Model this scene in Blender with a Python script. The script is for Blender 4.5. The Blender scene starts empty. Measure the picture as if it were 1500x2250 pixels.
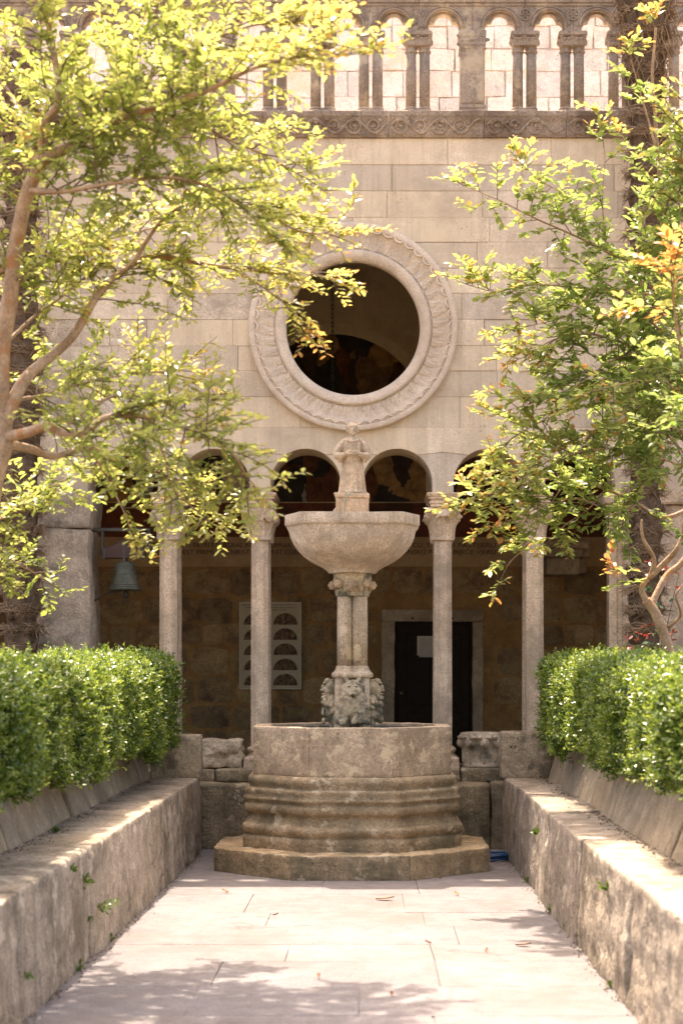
import bpy, bmesh, math, random
import numpy as np
from mathutils import Vector, Matrix, noise as mnoise

random.seed(7)
rng = np.random.default_rng(11)
SC = bpy.context.scene
COL = SC.collection
R = math.radians

# ------------------------------------------------------------------ camera
EYE = 1.45
F = 3900.0                       # focal length in photo pixels (1500 x 2250)
HX, HY = 815.0, 1475.0           # principal direction in the photo
cam_d = bpy.data.cameras.new('camera')
cam = bpy.data.objects.new('camera', cam_d)
COL.objects.link(cam)
cam.location = (0, 0, EYE)
cam.rotation_euler = (R(90), 0, 0)
cam_d.sensor_fit = 'VERTICAL'
cam_d.sensor_height = 36.0
cam_d.sensor_width = 24.0
cam_d.lens = 36.0 * F / 2250.0
cam_d.shift_y = (HY - 1125.0) / 2250.0
cam_d.shift_x = -(HX - 750.0) / 2250.0
cam_d.clip_start = 0.1
cam_d.clip_end = 3000
cam_d.dof.use_dof = True
cam_d.dof.focus_distance = 13.6
cam_d.dof.aperture_fstop = 2.8
SC.camera = cam

# ------------------------------------------------------------------ light
SUN_EL, SUN_AZ = R(68.4), R(14)          # behind the facade, a little to the left
world = bpy.data.worlds.new('World')
SC.world = world
world.use_nodes = True
wn = world.node_tree.nodes
wl = world.node_tree.links
sky = wn.new('ShaderNodeTexSky')
sky.sky_type = 'NISHITA'
sky.sun_disc = False
sky.sun_elevation = SUN_EL
sky.sun_rotation = -SUN_AZ
sky.air_density = 0.8
sky.dust_density = 5.0
sky.ozone_density = 0.4
wl.new(sky.outputs[0], wn['Background'].inputs[0])
wn['Background'].inputs[1].default_value = 0.15
sun_d = bpy.data.lights.new('sun', 'SUN')
sun_d.energy = 2.1
sun_d.angle = R(0.55)
sun_d.color = (1.0, 0.955, 0.89)
sun = bpy.data.objects.new('sun', sun_d)
COL.objects.link(sun)
sdir = Vector((-math.sin(SUN_AZ) * math.cos(SUN_EL), math.cos(SUN_AZ) * math.cos(SUN_EL), math.sin(SUN_EL)))
sun.rotation_euler = sdir.to_track_quat('Z', 'Y').to_euler()
sun.location = (-3, 10, 20)
vs = SC.view_settings
vs.view_transform = 'Standard'
vs.look = 'None'
vs.gamma = 1.0
vs.use_curve_mapping = False
vs.exposure = 2.45
vs.use_white_balance = True
vs.white_balance_temperature = 7500
vs.white_balance_tint = 16
SC.cycles.max_bounces = 6
SC.cycles.diffuse_bounces = 4
SC.cycles.glossy_bounces = 2
SC.cycles.transmission_bounces = 4
SC.cycles.transparent_max_bounces = 8

def P(px, py, Y):
    return Vector(((px - HX) * Y / F, Y, EYE - (py - HY) * Y / F))
def WX(px, Y): return (px - HX) * Y / F
def WZ(py, Y): return EYE - (py - HY) * Y / F

# ------------------------------------------------------------------ object helpers
def link(o, parent=None):
    COL.objects.link(o)
    if parent is not None:
        o.parent = parent
        l = parent.get('_wl', None)
        base = Vector(l) if l is not None else Vector((0, 0, 0))
        o.matrix_parent_inverse = Matrix.Translation(-base)
        o['_wl'] = [0.0, 0.0, 0.0]
    return o
def tag(o, label=None, cat=None, group=None, kind=None):
    if label: o['label'] = label
    if cat: o['category'] = cat
    if group: o['group'] = group
    if kind: o['kind'] = kind
    return o
def thing(name, label, cat, loc, group=None):
    o = bpy.data.objects.new(name, None)
    o.location = loc
    o.empty_display_size = 0.1
    COL.objects.link(o)
    o['_wl'] = list(loc)
    return tag(o, label, cat, group)
def finish(bm, name, mat, parent=None, smooth=False, bevel=0, loc=None):
    bmesh.ops.recalc_face_normals(bm, faces=bm.faces[:])
    me = bpy.data.meshes.new(name)
    bm.to_mesh(me); bm.free()
    if smooth:
        me.polygons.foreach_set('use_smooth', [True] * len(me.polygons))
    if mat: me.materials.append(mat)
    o = bpy.data.objects.new(name, me)
    link(o, parent)
    if loc is not None: o.location = loc
    return o
def from_data(name, verts, faces, mat, parent=None, smooth=False, recalc=True):
    bm = bmesh.new()
    vv = [bm.verts.new(v) for v in verts]
    for f in faces:
        try: bm.faces.new([vv[i] for i in f])
        except ValueError: pass
    if not recalc:
        me = bpy.data.meshes.new(name); bm.to_mesh(me); bm.free()
        if smooth: me.polygons.foreach_set('use_smooth', [True] * len(me.polygons))
        me.materials.append(mat); o = bpy.data.objects.new(name, me); link(o, parent); return o
    return finish(bm, name, mat, parent, smooth)
def copy_obj(o, parent, loc=None, rot=None, scale=None):
    c = o.copy()
    COL.objects.link(c)
    c.parent = parent
    l = parent.get('_wl', None) if parent is not None else None
    c.matrix_parent_inverse = Matrix.Translation(-Vector(l)) if l is not None else Matrix()
    if loc is not None: c.location = loc
    if rot is not None: c.rotation_euler = rot
    if scale is not None: c.scale = scale
    return c
def add_box(bm, x0, x1, y0, y1, z0, z1):
    v = [bm.verts.new(p) for p in ((x0,y0,z0),(x1,y0,z0),(x1,y1,z0),(x0,y1,z0),(x0,y0,z1),(x1,y0,z1),(x1,y1,z1),(x0,y1,z1))]
    for f in ((3,2,1,0),(4,5,6,7),(0,1,5,4),(1,2,6,5),(2,3,7,6),(3,0,4,7)):
        bm.faces.new([v[i] for i in f])
    return v
def box(name, x0, x1, y0, y1, z0, z1, mat, parent=None, bevel=0.0, seg=1):
    bm = bmesh.new()
    add_box(bm, x0, x1, y0, y1, z0, z1)
    if bevel:
        bmesh.ops.bevel(bm, geom=bm.edges[:], offset=bevel, segments=seg, affect='EDGES', clamp_overlap=True)
    return finish(bm, name, mat, parent)
def prism(name, pts, y0, y1, mat, parent=None, bevel=0.0, axis='Y', dy=0.0):
    """extrude a 2-D outline; axis Y: pts are (x,z), front at y0; axis Z: pts are (x,y), top at y0"""
    bm = bmesh.new()
    if axis == 'Y':
        a = [bm.verts.new((p[0], y0, p[1])) for p in pts]; b = [bm.verts.new((p[0], y1, p[1])) for p in pts]
    else:
        a = [bm.verts.new((p[0], p[1], y0)) for p in pts]; b = [bm.verts.new((p[0], p[1], y1)) for p in pts]
    ff = bm.faces.new(a); bm.faces.new(b[::-1])
    n = len(pts)
    for i in range(n):
        bm.faces.new((a[i], b[i], b[(i+1) % n], a[(i+1) % n]))
    bmesh.ops.recalc_face_normals(bm, faces=bm.faces[:])
    if bevel:
        bmesh.ops.bevel(bm, geom=list(ff.edges), offset=bevel, segments=1, affect='EDGES', clamp_overlap=True)
    return finish(bm, name, mat, parent)
def axis_coords(d, step, rnd):
    m = max(1, min(60, int(round((d-2*rnd)/step))))
    return [0.0, rnd*0.4] + [rnd + (d-2*rnd)*i/m for i in range(m+1)] + [d - rnd*0.4, d]
def rough_box(name, x0, x1, y0, y1, z0, z1, mat, parent=None, step=0.06, rnd=0.02, amp=0.006, seed=0, fn=None, nscale=6.0, smooth=True):
    d = [x1-x0, y1-y0, z1-z0]
    crd = [axis_coords(k, step, min(rnd, k*0.45)) for k in d]
    n = [len(k)-1 for k in crd]
    idx = {}; verts = []; faces = []
    c0 = Vector((x0, y0, z0))
    so = Vector((seed*3.17, seed*1.71, seed*2.3))
    rr = [min(rnd, k*0.45) for k in d]
    def vid(i, j, k):
        key = (i, j, k)
        if key in idx: return idx[key]
        p = Vector((x0 + crd[0][i], y0 + crd[1][j], z0 + crd[2][k]))
        q = Vector((min(max(p.x, x0+rr[0]), x1-rr[0]), min(max(p.y, y0+rr[1]), y1-rr[1]), min(max(p.z, z0+rr[2]), z1-rr[2])))
        nn = p - q
        L = nn.length
        if L > 1e-9:
            nn = nn / L
            p = q + Vector((nn.x*rr[0], nn.y*rr[1], nn.z*rr[2]))
        a = mnoise.fractal(p*nscale + so, 1.0, 2.0, 4) * amp + mnoise.noise(p*1.7 + so) * amp*1.2
        p = p + nn * a
        if fn: p = fn(p)
        idx[key] = len(verts); verts.append(p)
        return idx[key]
    for a, b, c in ((0,1,2),(1,2,0),(0,2,1)):
        for side in (0, n[c]):
            for i in range(n[a]):
                for j in range(n[b]):
                    q = []
                    for (u, v) in ((i,j),(i+1,j),(i+1,j+1),(i,j+1)):
                        t = [0,0,0]; t[a] = u; t[b] = v; t[c] = side
                        q.append(vid(*t))
                    faces.append(q)
    return from_data(name, verts, faces, mat, parent, smooth)
def lathe(bm, prof, cx=0, cy=0, seg=24, cap=True, sides=None, phase=0.0):
    rings = []
    for r, z in prof:
        rings.append([bm.verts.new((cx + r*math.cos(2*math.pi*i/seg+phase), cy + r*math.sin(2*math.pi*i/seg+phase), z)) for i in range(seg)])
    for a, b in zip(rings, rings[1:]):
        for i in range(seg):
            bm.faces.new((a[i], a[(i+1) % seg], b[(i+1) % seg], b[i]))
    if cap:
        bm.faces.new(rings[0][::-1]); bm.faces.new(rings[-1])
def sphere(bm, c, r, sx=1, sy=1, sz=1, u=12, v=8):
    nv = bm.verts.new; nf = bm.faces.new
    cx, cy, cz = c
    top = nv((cx, cy, cz + r*sz)); bot = nv((cx, cy, cz - r*sz))
    rings = []
    for j in range(1, v):
        th = math.pi*j/v; rr = r*math.sin(th); z = cz + r*sz*math.cos(th)
        rings.append([nv((cx + sx*rr*math.cos(2*math.pi*i/u), cy + sy*rr*math.sin(2*math.pi*i/u), z)) for i in range(u)])
    for i in range(u):
        nf((top, rings[0][i], rings[0][(i+1) % u])); nf((bot, rings[-1][(i+1) % u], rings[-1][i]))
    for a, b in zip(rings, rings[1:]):
        for i in range(u): nf((a[i], b[i], b[(i+1) % u], a[(i+1) % u]))
def tube(bm, pts, radii, sides=8, cap=True):
    pts = [Vector(p) for p in pts]
    rings = []
    up = Vector((0.13, 0.21, 0.97))
    prevx = None
    for i, p in enumerate(pts):
        t = (pts[min(i+1, len(pts)-1)] - pts[max(i-1, 0)])
        if t.length < 1e-9: t = Vector((0, 0, 1))
        t.normalize()
        if prevx is None:
            ax = t.cross(up)
            if ax.length < 1e-3: ax = t.cross(Vector((1, 0, 0)))
        else:
            ax = prevx - t*prevx.dot(t)
            if ax.length < 1e-6: ax = t.cross(up)
        ax.normalize(); ay = t.cross(ax); prevx = ax
        r = radii[i] if hasattr(radii, '__len__') else radii
        rings.append([bm.verts.new(p + (ax*math.cos(2*math.pi*k/sides) + ay*math.sin(2*math.pi*k/sides))*r) for k in range(sides)])
    for a, b in zip(rings, rings[1:]):
        for k in range(sides):
            bm.faces.new((a[k], a[(k+1) % sides], b[(k+1) % sides], b[k]))
    if cap and sides > 2:
        bm.faces.new(rings[0][::-1]); bm.faces.new(rings[-1])
BAKE = bpy.data.scenes.new('bake')
def bake_mesh(o):
    """evaluate an object's modifiers in a scratch scene and return the mesh"""
    BAKE.collection.objects.link(o)
    vl_ = BAKE.view_layers[0]
    vl_.update()
    with bpy.context.temp_override(scene=BAKE, view_layer=vl_):
        dg = bpy.context.evaluated_depsgraph_get()
    me = bpy.data.meshes.new_from_object(o.evaluated_get(dg))
    BAKE.collection.objects.unlink(o)
    return me
def fuse(me, voxel, smooth_it=1, rough=0.0):
    """voxel-fuse overlapping shapes of a mesh into one skin"""
    o = bpy.data.objects.new('fuse', me)
    m = o.modifiers.new('remesh', 'REMESH'); m.mode = 'VOXEL'; m.voxel_size = voxel; m.use_smooth_shade = True
    if smooth_it:
        s = o.modifiers.new('smooth', 'SMOOTH'); s.factor = 0.5; s.iterations = smooth_it
    if rough:
        d = o.modifiers.new('rough', 'DISPLACE')
        tx = bpy.data.textures.new('rough', 'CLOUDS'); tx.noise_scale = 0.11; d.texture = tx; d.strength = rough; d.mid_level = 0.5
    out = bake_mesh(o)
    bpy.data.objects.remove(o)
    if me.materials and not out.materials: out.materials.append(me.materials[0])
    out.polygons.foreach_set('use_smooth', [True]*len(out.polygons))
    return out
def remesh(o, voxel, smooth_it=2, rough=0.0):
    o.data = fuse(o.data, voxel, smooth_it, rough)
    return o
def catmull(pts, n):
    pts = [Vector(p) for p in pts]
    ext = [pts[0]*2 - pts[1]] + pts + [pts[-1]*2 - pts[-2]]
    out = []
    for i in range(len(pts)-1):
        p0, p1, p2, p3 = ext[i:i+4]
        for k in range(n):
            t = k/n
            out.append(0.5*((2*p1) + (p2-p0)*t + (2*p0-5*p1+4*p2-p3)*t*t + (3*p1-p0-3*p2+p3)*t*t*t))
    out.append(pts[-1])
    return out

# ------------------------------------------------------------------ materials
class NT:
    def __init__(s, name):
        s.m = bpy.data.materials.new(name); s.m.use_nodes = True
        s.t = s.m.node_tree; s.n = s.t.nodes; s.bsdf = s.n['Principled BSDF']
    def new(s, t, **kw):
        x = s.n.new(t)
        for k, v in kw.items(): setattr(x, k, v)
        return x
    def L(s, a, b): s.t.links.new(a, b)
    def val(s, sock, v):
        if hasattr(v, 'links') or hasattr(v, 'is_linked'): s.L(v, sock)
        else: sock.default_value = v
    def pos(s, scale=(1,1,1), off=(0,0,0)):
        g = s.new('ShaderNodeNewGeometry'); m = s.new('ShaderNodeMapping')
        m.inputs['Scale'].default_value = scale; m.inputs['Location'].default_value = off
        s.L(g.outputs['Position'], m.inputs['Vector']); return m.outputs[0]
    def noise(s, vec, scale, detail=6, rough=0.6, dist=0.0):
        x = s.new('ShaderNodeTexNoise'); x.inputs['Scale'].default_value = scale; x.inputs['Detail'].default_value = detail
        x.inputs['Roughness'].default_value = rough; x.inputs['Distortion'].default_value = dist
        s.L(vec, x.inputs['Vector']); return x.outputs[0]
    def vor(s, vec, scale, feature='F1', out=0, rand=1.0):
        x = s.new('ShaderNodeTexVoronoi'); x.feature = feature; x.inputs['Scale'].default_value = scale
        x.inputs['Randomness'].default_value = rand
        s.L(vec, x.inputs['Vector']); return x.outputs[out]
    def ramp(s, fac, stops, interp='LINEAR'):
        x = s.new('ShaderNodeValToRGB'); cr = x.color_ramp; cr.interpolation = interp
        while len(cr.elements) < len(stops): cr.elements.new(0.5)
        for e, (p, c) in zip(cr.elements, stops):
            e.position = p
            if not hasattr(c, '__len__'): c = (c, c, c)
            e.color = (c[0], c[1], c[2], 1)
        s.val(x.inputs[0], fac); return x.outputs[0]
    def mix(s, fac, a, b, mode='MIX'):
        x = s.new('ShaderNodeMix', data_type='RGBA', blend_type=mode)
        for i, v in ((0, fac), (6, a), (7, b)):
            if hasattr(v, 'is_linked'): s.L(v, x.inputs[i])
            elif i == 0: x.inputs[0].default_value = v
            else: x.inputs[i].default_value = (v[0], v[1], v[2], 1) if len(v) == 3 else v
        return x.outputs[2]
    def math(s, op, a, b=0.0, clamp=False):
        x = s.new('ShaderNodeMath', operation=op, use_clamp=clamp)
        s.val(x.inputs[0], a); s.val(x.inputs[1], b); return x.outputs[0]
    def rnd(s):
        return s.new('ShaderNodeObjectInfo').outputs['Random']
    def bump(s, h, strength, dist=0.02):
        b = s.new('ShaderNodeBump'); b.inputs['Strength'].default_value = strength; b.inputs['Distance'].default_value = dist
        s.L(h, b.inputs['Height']); s.L(b.outputs[0], s.bsdf.inputs['Normal']); return b
    def out(s, col, rough=0.85, spec=0.25):
        s.val(s.bsdf.inputs['Base Color'], col if hasattr(col, 'is_linked') else (col[0], col[1], col[2], 1))
        s.bsdf.inputs['Roughness'].default_value = rough
        s.bsdf.inputs['Specular IOR Level'].default_value = spec
        return s.m

def stone(name, c1, c2, stain=None, stain_lo=0.50, stain_hi=0.64, streak=0.0, pits=0.0, lichen=None, lichen_lo=0.585,
          vary=0.15, bump=0.4, scale=2.2, bscale=26.0, rough=0.88, tint2=None, grain=1.0, crack=0.0):
    t = NT(name)
    p = t.pos()
    n1 = t.noise(p, scale, 5, 0.62)
    col = t.ramp(n1, [(0.32, c1), (0.66, c2)])
    fine = t.noise(p, 70, 2, 0.75)
    col = t.mix(grain, col, t.ramp(fine, [(0.28, 0.62), (0.5, 1.0), (0.72, 1.34)]), 'MULTIPLY')
    mid = t.noise(t.pos(off=(2.2, 4.4, 1.1)), 9, 4, 0.65)
    col = t.mix(grain, col, t.ramp(mid, [(0.32, 0.80), (0.5, 1.0), (0.68, 1.17)]), 'MULTIPLY')
    if tint2:
        col = t.mix(t.ramp(t.noise(t.pos(off=(7,3,1)), scale*0.45, 5), [(0.42, 0.0), (0.60, 1.0)]), col, tint2)
    if streak:
        st = t.noise(t.pos((9, 9, 0.7)), 1.0, 5, 0.68)
        f = t.ramp(st, [(0.46, 0.0), (0.60, 1.0)])
        col = t.mix(t.math('MULTIPLY', f, streak), col, (c1[0]*0.45, c1[1]*0.43, c1[2]*0.41))
    if stain:
        f = t.ramp(t.noise(t.pos(off=(3.3, 8.1, 5.2)), scale*0.8, 6, 0.7), [(stain_lo, 0.0), (stain_hi, 1.0)])
        col = t.mix(f, col, stain)
    if lichen:
        f = t.ramp(t.noise(t.pos(off=(13.1, 2.7, 9.4)), scale*2.0, 5, 0.72), [(lichen_lo, 0.0), (lichen_lo+0.03, 1.0)])
        col = t.mix(t.math('MULTIPLY', f, 0.75), col, lichen)
    h = t.math('ADD', t.math('MULTIPLY', t.noise(p, bscale, 3, 0.72), 0.7), t.math('MULTIPLY', t.noise(p, bscale*0.22, 2, 0.6), 0.9))
    if pits:
        msk = t.ramp(t.noise(t.pos(off=(1.5, 6.6, 4.2)), 2.6, 5), [(0.44, 0.0), (0.58, 1.0)])
        wob = t.new('ShaderNodeVectorMath', operation='ADD'); nz_ = t.new('ShaderNodeTexNoise'); nz_.inputs['Scale'].default_value = 30
        t.L(p, nz_.inputs['Vector']); sc_ = t.new('ShaderNodeVectorMath', operation='SCALE'); sc_.inputs['Scale'].default_value = 0.03
        t.L(nz_.outputs[1], sc_.inputs[0]); t.L(p, wob.inputs[0]); t.L(sc_.outputs[0], wob.inputs[1])
        pit = None
        for sc in (22, 47):
            v = t.vor(wob.outputs[0], sc)
            q = t.ramp(v, [(0.10, 1.0), (0.24, 0.0)])
            pit = q if pit is None else t.math('MAXIMUM', pit, q)
        pit = t.math('MULTIPLY', pit, msk)
        col = t.mix(t.math('MULTIPLY', pit, pits), col, (c1[0]*0.25, c1[1]*0.22, c1[2]*0.19))
    if crack:
        wv = t.new('ShaderNodeVectorMath', operation='ADD'); n3 = t.new('ShaderNodeTexNoise'); n3.inputs['Scale'].default_value = 2.3; n3.inputs['Detail'].default_value = 5
        t.L(p, n3.inputs['Vector']); s3 = t.new('ShaderNodeVectorMath', operation='SCALE'); s3.inputs['Scale'].default_value = 0.55
        t.L(n3.outputs[1], s3.inputs[0]); t.L(p, wv.inputs[0]); t.L(s3.outputs[0], wv.inputs[1])
        ed = t.vor(wv.outputs[0], 1.1, 'DISTANCE_TO_EDGE')
        ln_ = t.ramp(ed, [(0.0, 1.0), (0.012, 0.0)])
        msk3 = t.ramp(t.noise(t.pos(off=(5.1, 0.3, 7.7)), 1.3, 3), [(0.50, 0.0), (0.60, 1.0)])
        col = t.mix(t.math('MULTIPLY', t.math('MULTIPLY', ln_, msk3), crack), col, (c1[0]*0.3, c1[1]*0.26, c1[2]*0.22))
    if vary:
        r = t.rnd()
        col = t.mix(1.0, col, t.ramp(r, [(0.0, (1-vary, 1-vary, 1-vary*0.9)), (0.5, (1, 0.985, 0.96)), (1.0, (1+vary*0.7, 1+vary*0.62, 1+vary*0.4))]), 'MULTIPLY')
    t.bump(h, min(1.0, bump*1.5), 0.02)
    return t.out(col, rough)
def plain(name, c, rough=0.6, spec=0.3, metal=0.0, var=0.2, scale=12, bump=0.15):
    t = NT(name)
    n = t.noise(t.pos(), scale, 6)
    col = t.ramp(n, [(0.3, tuple(k*(1-var) for k in c)), (0.7, tuple(k*(1+var) for k in c))])
    t.bump(t.noise(t.pos(), scale*4, 5), bump, 0.01)
    t.bsdf.inputs['Metallic'].default_value = metal
    return t.out(col, rough, spec)
def leaf_mat(name, stops, trans=0.45, rough=0.32, spec=0.5, tstops=None):
    t = NT(name)
    a = t.new('ShaderNodeAttribute', attribute_name='tint')
    col = t.ramp(a.outputs['Fac'], stops)
    t.val(t.bsdf.inputs['Base Color'], col)
    t.bsdf.inputs['Roughness'].default_value = rough
    t.bsdf.inputs['Specular IOR Level'].default_value = spec
    tr = t.new('ShaderNodeBsdfTranslucent')
    tc = t.ramp(a.outputs['Fac'], tstops) if tstops else col
    t.L(tc, tr.inputs['Color'])
    mx = t.new('ShaderNodeMixShader'); mx.inputs[0].default_value = trans
    t.L(t.bsdf.outputs[0], mx.inputs[1]); t.L(tr.outputs[0], mx.inputs[2])
    t.L(mx.outputs[0], t.n['Material Output'].inputs['Surface'])
    return t.m

M = {}
M['ashlar'] = stone('ashlar', (0.567,0.441,0.303), (0.674,0.545,0.391), stain=(0.460,0.354,0.242), stain_lo=0.51, stain_hi=0.70, streak=0.24, pits=0.35, vary=0.17, bump=0.3, tint2=(0.610,0.480,0.319), grain=0.55)
M['ashlar_worn'] = stone('ashlar_worn', (0.525,0.412,0.286), (0.651,0.524,0.378), stain=(0.378,0.300,0.216), stain_lo=0.50, stain_hi=0.64, streak=0.2, pits=0.6, vary=0.12, bump=0.6, grain=0.8, scale=3.0)
M['joint'] = stone('joint', (0.25,0.2,0.14), (0.32,0.26,0.18), vary=0)
M['oculus'] = stone('oculus', (0.562,0.437,0.308), (0.647,0.518,0.378), stain=(0.488,0.367,0.254), stain_lo=.52, stain_hi=.7, vary=0.05, bump=0.25, grain=0.6)
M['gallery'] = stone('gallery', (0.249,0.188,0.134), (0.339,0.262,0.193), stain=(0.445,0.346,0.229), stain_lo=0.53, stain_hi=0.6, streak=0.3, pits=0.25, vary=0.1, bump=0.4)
M['cornice'] = stone('cornice', (0.279,0.208,0.144), (0.378,0.289,0.205), stain=(0.167,0.114,0.077), streak=0.25, pits=0.4, vary=0.1, bump=0.5)
M['terrace_stone'] = stone('terrace_stone', (0.58,0.485,0.395), (0.70,0.61,0.515), stain=(0.62,0.47,0.31), stain_lo=0.55, stain_hi=0.68, pits=0.5, vary=0.13, bump=0.7, grain=.8)
M['terrace_joint'] = stone('terrace_joint', (0.42,0.345,0.265), (0.54,0.45,0.36), vary=0)
M['terrace_floor'] = stone('terrace_floor', (0.55,0.48,0.42), (0.68,0.6,0.52), vary=0)
M['column'] = stone('column', (0.572,0.415,0.268), (0.687,0.513,0.338), stain=(0.389,0.288,0.188), stain_lo=0.52, stain_hi=0.66, streak=0.3, pits=0.5, vary=0.1, bump=0.35)
M['pier'] = stone('pier', (0.340,0.258,0.178), (0.470,0.366,0.257), stain=(0.170,0.141,0.104), stain_lo=0.53, stain_hi=0.62, streak=0.2, pits=0.5, vary=0.06, bump=0.9, scale=1.8, bscale=14)
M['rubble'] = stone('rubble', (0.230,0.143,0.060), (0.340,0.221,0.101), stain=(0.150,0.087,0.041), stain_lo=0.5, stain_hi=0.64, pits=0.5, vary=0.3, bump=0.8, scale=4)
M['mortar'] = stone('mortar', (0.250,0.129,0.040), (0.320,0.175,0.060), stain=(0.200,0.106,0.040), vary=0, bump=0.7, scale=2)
M['doorstone'] = stone('doorstone', (0.33,0.24,0.14), (0.43,0.325,0.2), stain=(0.24,0.17,0.1), pits=0.4, vary=0.1, bump=0.5)
M['fountain'] = stone('fountain', (0.439,0.321,0.202), (0.598,0.452,0.303), stain=(0.329,0.244,0.159), streak=0.35, pits=0.7, lichen=(0.732,0.571,0.361), lichen_lo=0.575, vary=0.08, bump=0.45, scale=2.6)
M['bowl'] = stone('bowl', (0.56,0.435,0.315), (0.68,0.545,0.41), stain=(0.44,0.34,0.245), stain_lo=.52, stain_hi=.68, streak=0.4, pits=0.35, vary=0.0, bump=0.35, scale=2.6)  # paler than the fountain stone: light bounced off the floor put into the colour
M['basin_in'] = stone('basin_in', (0.12,0.12,0.095), (0.2,0.19,0.15), stain=(0.06,0.075,0.055), vary=0)
M['base_stone'] = stone('base_stone', (0.326,0.232,0.129), (0.483,0.361,0.224), stain=(0.194,0.155,0.091), stain_lo=0.48, stain_hi=0.62, streak=0.3, pits=0.6, lichen=(0.588,0.476,0.326), lichen_lo=0.58, vary=0.08, bump=0.6, scale=2.6)
M['carved'] = stone('carved', (0.310,0.235,0.145), (0.529,0.409,0.255), stain=(0.115,0.106,0.070), stain_lo=0.5, stain_hi=0.58, pits=0.2, vary=0.05, bump=0.5, scale=6)
M['statue'] = stone('statue', (0.420,0.312,0.204), (0.560,0.429,0.287), stain=(0.330,0.249,0.165), streak=0.5, vary=0, bump=0.35, scale=5)
M['bench'] = stone('bench', (0.292,0.233,0.165), (0.424,0.355,0.275), stain=(0.175,0.143,0.101), stain_lo=0.50, stain_hi=0.64, streak=0.38, pits=0.7, lichen=(0.498,0.424,0.330), lichen_lo=.59, vary=0.1, bump=0.7, scale=1.8, crack=0.8)
M['slab'] = stone('slab', (0.330,0.258,0.170), (0.440,0.351,0.239), stain=(0.250,0.195,0.126), streak=0.3, pits=0.25, vary=0.16, bump=0.45, scale=1.8)
M['low_wall'] = stone('low_wall', (0.187,0.139,0.082), (0.319,0.242,0.144), stain=(0.099,0.081,0.048), stain_lo=0.47, stain_hi=0.6, streak=0.3, pits=0.5, lichen=(0.462,0.365,0.239), lichen_lo=0.60, vary=0.12, bump=0.8)
M['rough_stone'] = stone('rough_stone', (0.370,0.278,0.174), (0.520,0.400,0.261), stain=(0.200,0.156,0.100), stain_lo=0.52, stain_hi=0.61, pits=0.75, vary=0.1, bump=0.9, scale=3)
M['flag'] = stone('flag', (0.153,0.138,0.133), (0.189,0.173,0.169), stain=(0.135,0.116,0.104), stain_lo=0.50, stain_hi=0.70, pits=0.25, vary=0.07, bump=0.25, scale=1.6, rough=0.75, grain=0.8, crack=0.55)
M['ground'] = stone('ground', (0.26,0.21,0.16), (0.36,0.3,0.235), vary=0, bump=0.4)
M['soil'] = stone('soil', (0.05,0.035,0.022), (0.1,0.07,0.045), vary=0, bump=1.0, scale=5)
M['plaster'] = stone('plaster', (0.612,0.466,0.265), (0.713,0.553,0.329), stain=(0.524,0.386,0.211), vary=0, bump=0.2, grain=.5)
M['vault'] = stone('vault', (0.641,0.495,0.280), (0.728,0.568,0.336), vary=0, bump=0.15, grain=.5)
M['band'] = stone('band', (0.36,0.225,0.10), (0.43,0.275,0.13), stain=(0.3,0.18,0.085), vary=0, bump=0.2, grain=.6)
M['redband'] = stone('redband', (0.12,0.032,0.014), (0.17,0.05,0.02), stain=(0.06,0.027,0.014), vary=0, bump=0.2)
M['letter'] = plain('letter', (0.045,0.03,0.018), 0.8)
M['wood_dark'] = plain('wood_dark', (0.022,0.013,0.007), 0.7, 0.1, scale=20)
M['wood_red'] = plain('wood_red', (0.07,0.032,0.022), 0.6)
M['iron'] = plain('iron', (0.07,0.06,0.045), 0.6, 0.4, 0.4)
M['bronze'] = plain('bronze', (0.085,0.082,0.05), 0.6, 0.4, 0.3, var=0.45, scale=14)
M['brass'] = plain('brass', (0.5,0.35,0.12), 0.3, 0.5, 0.9)
M['paper'] = plain('paper', (0.520,0.442,0.306), 0.7, var=0.05)
M['paper2'] = plain('paper2', (0.40,0.33,0.24), 0.7, var=0.08)
M['board'] = plain('board', (0.420,0.332,0.192), 0.55, var=0.06)
M['print'] = plain('print', (0.16,0.12,0.08), 0.7)
M['hose'] = plain('hose', (0.02,0.07,0.16), 0.4, 0.4, var=0.1)
M['lead'] = plain('lead', (0.26,0.27,0.19), 0.7)
M['bark'] = stone('bark', (0.27,0.165,0.09), (0.42,0.285,0.17), stain=(0.34,0.16,0.06), stain_lo=0.54, stain_hi=0.62, vary=0, bump=0.4, scale=9, rough=0.6, grain=.8)
M['twig'] = plain('twig', (0.13,0.08,0.045), 0.7)
M['palm'] = stone('palm', (0.07,0.043,0.024), (0.15,0.098,0.058), vary=0, bump=1.0, scale=12)
M['fibre'] = plain('fibre', (0.25,0.165,0.095), 0.85, 0.1, var=0.55, scale=7)
M['root'] = plain('root', (0.26,0.17,0.09), 0.8, var=0.3)
M['hedge_light_block'] = plain('hedge_light_block', (0.012,0.018,0.006), 0.9, 0.0)
def water_mat():
    t = NT('water'); t.bump(t.noise(t.pos(), 9, 3), 0.1, 0.01)
    return t.out((0.02, 0.028, 0.02), 0.06, 0.5)
M['water'] = water_mat()
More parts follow.
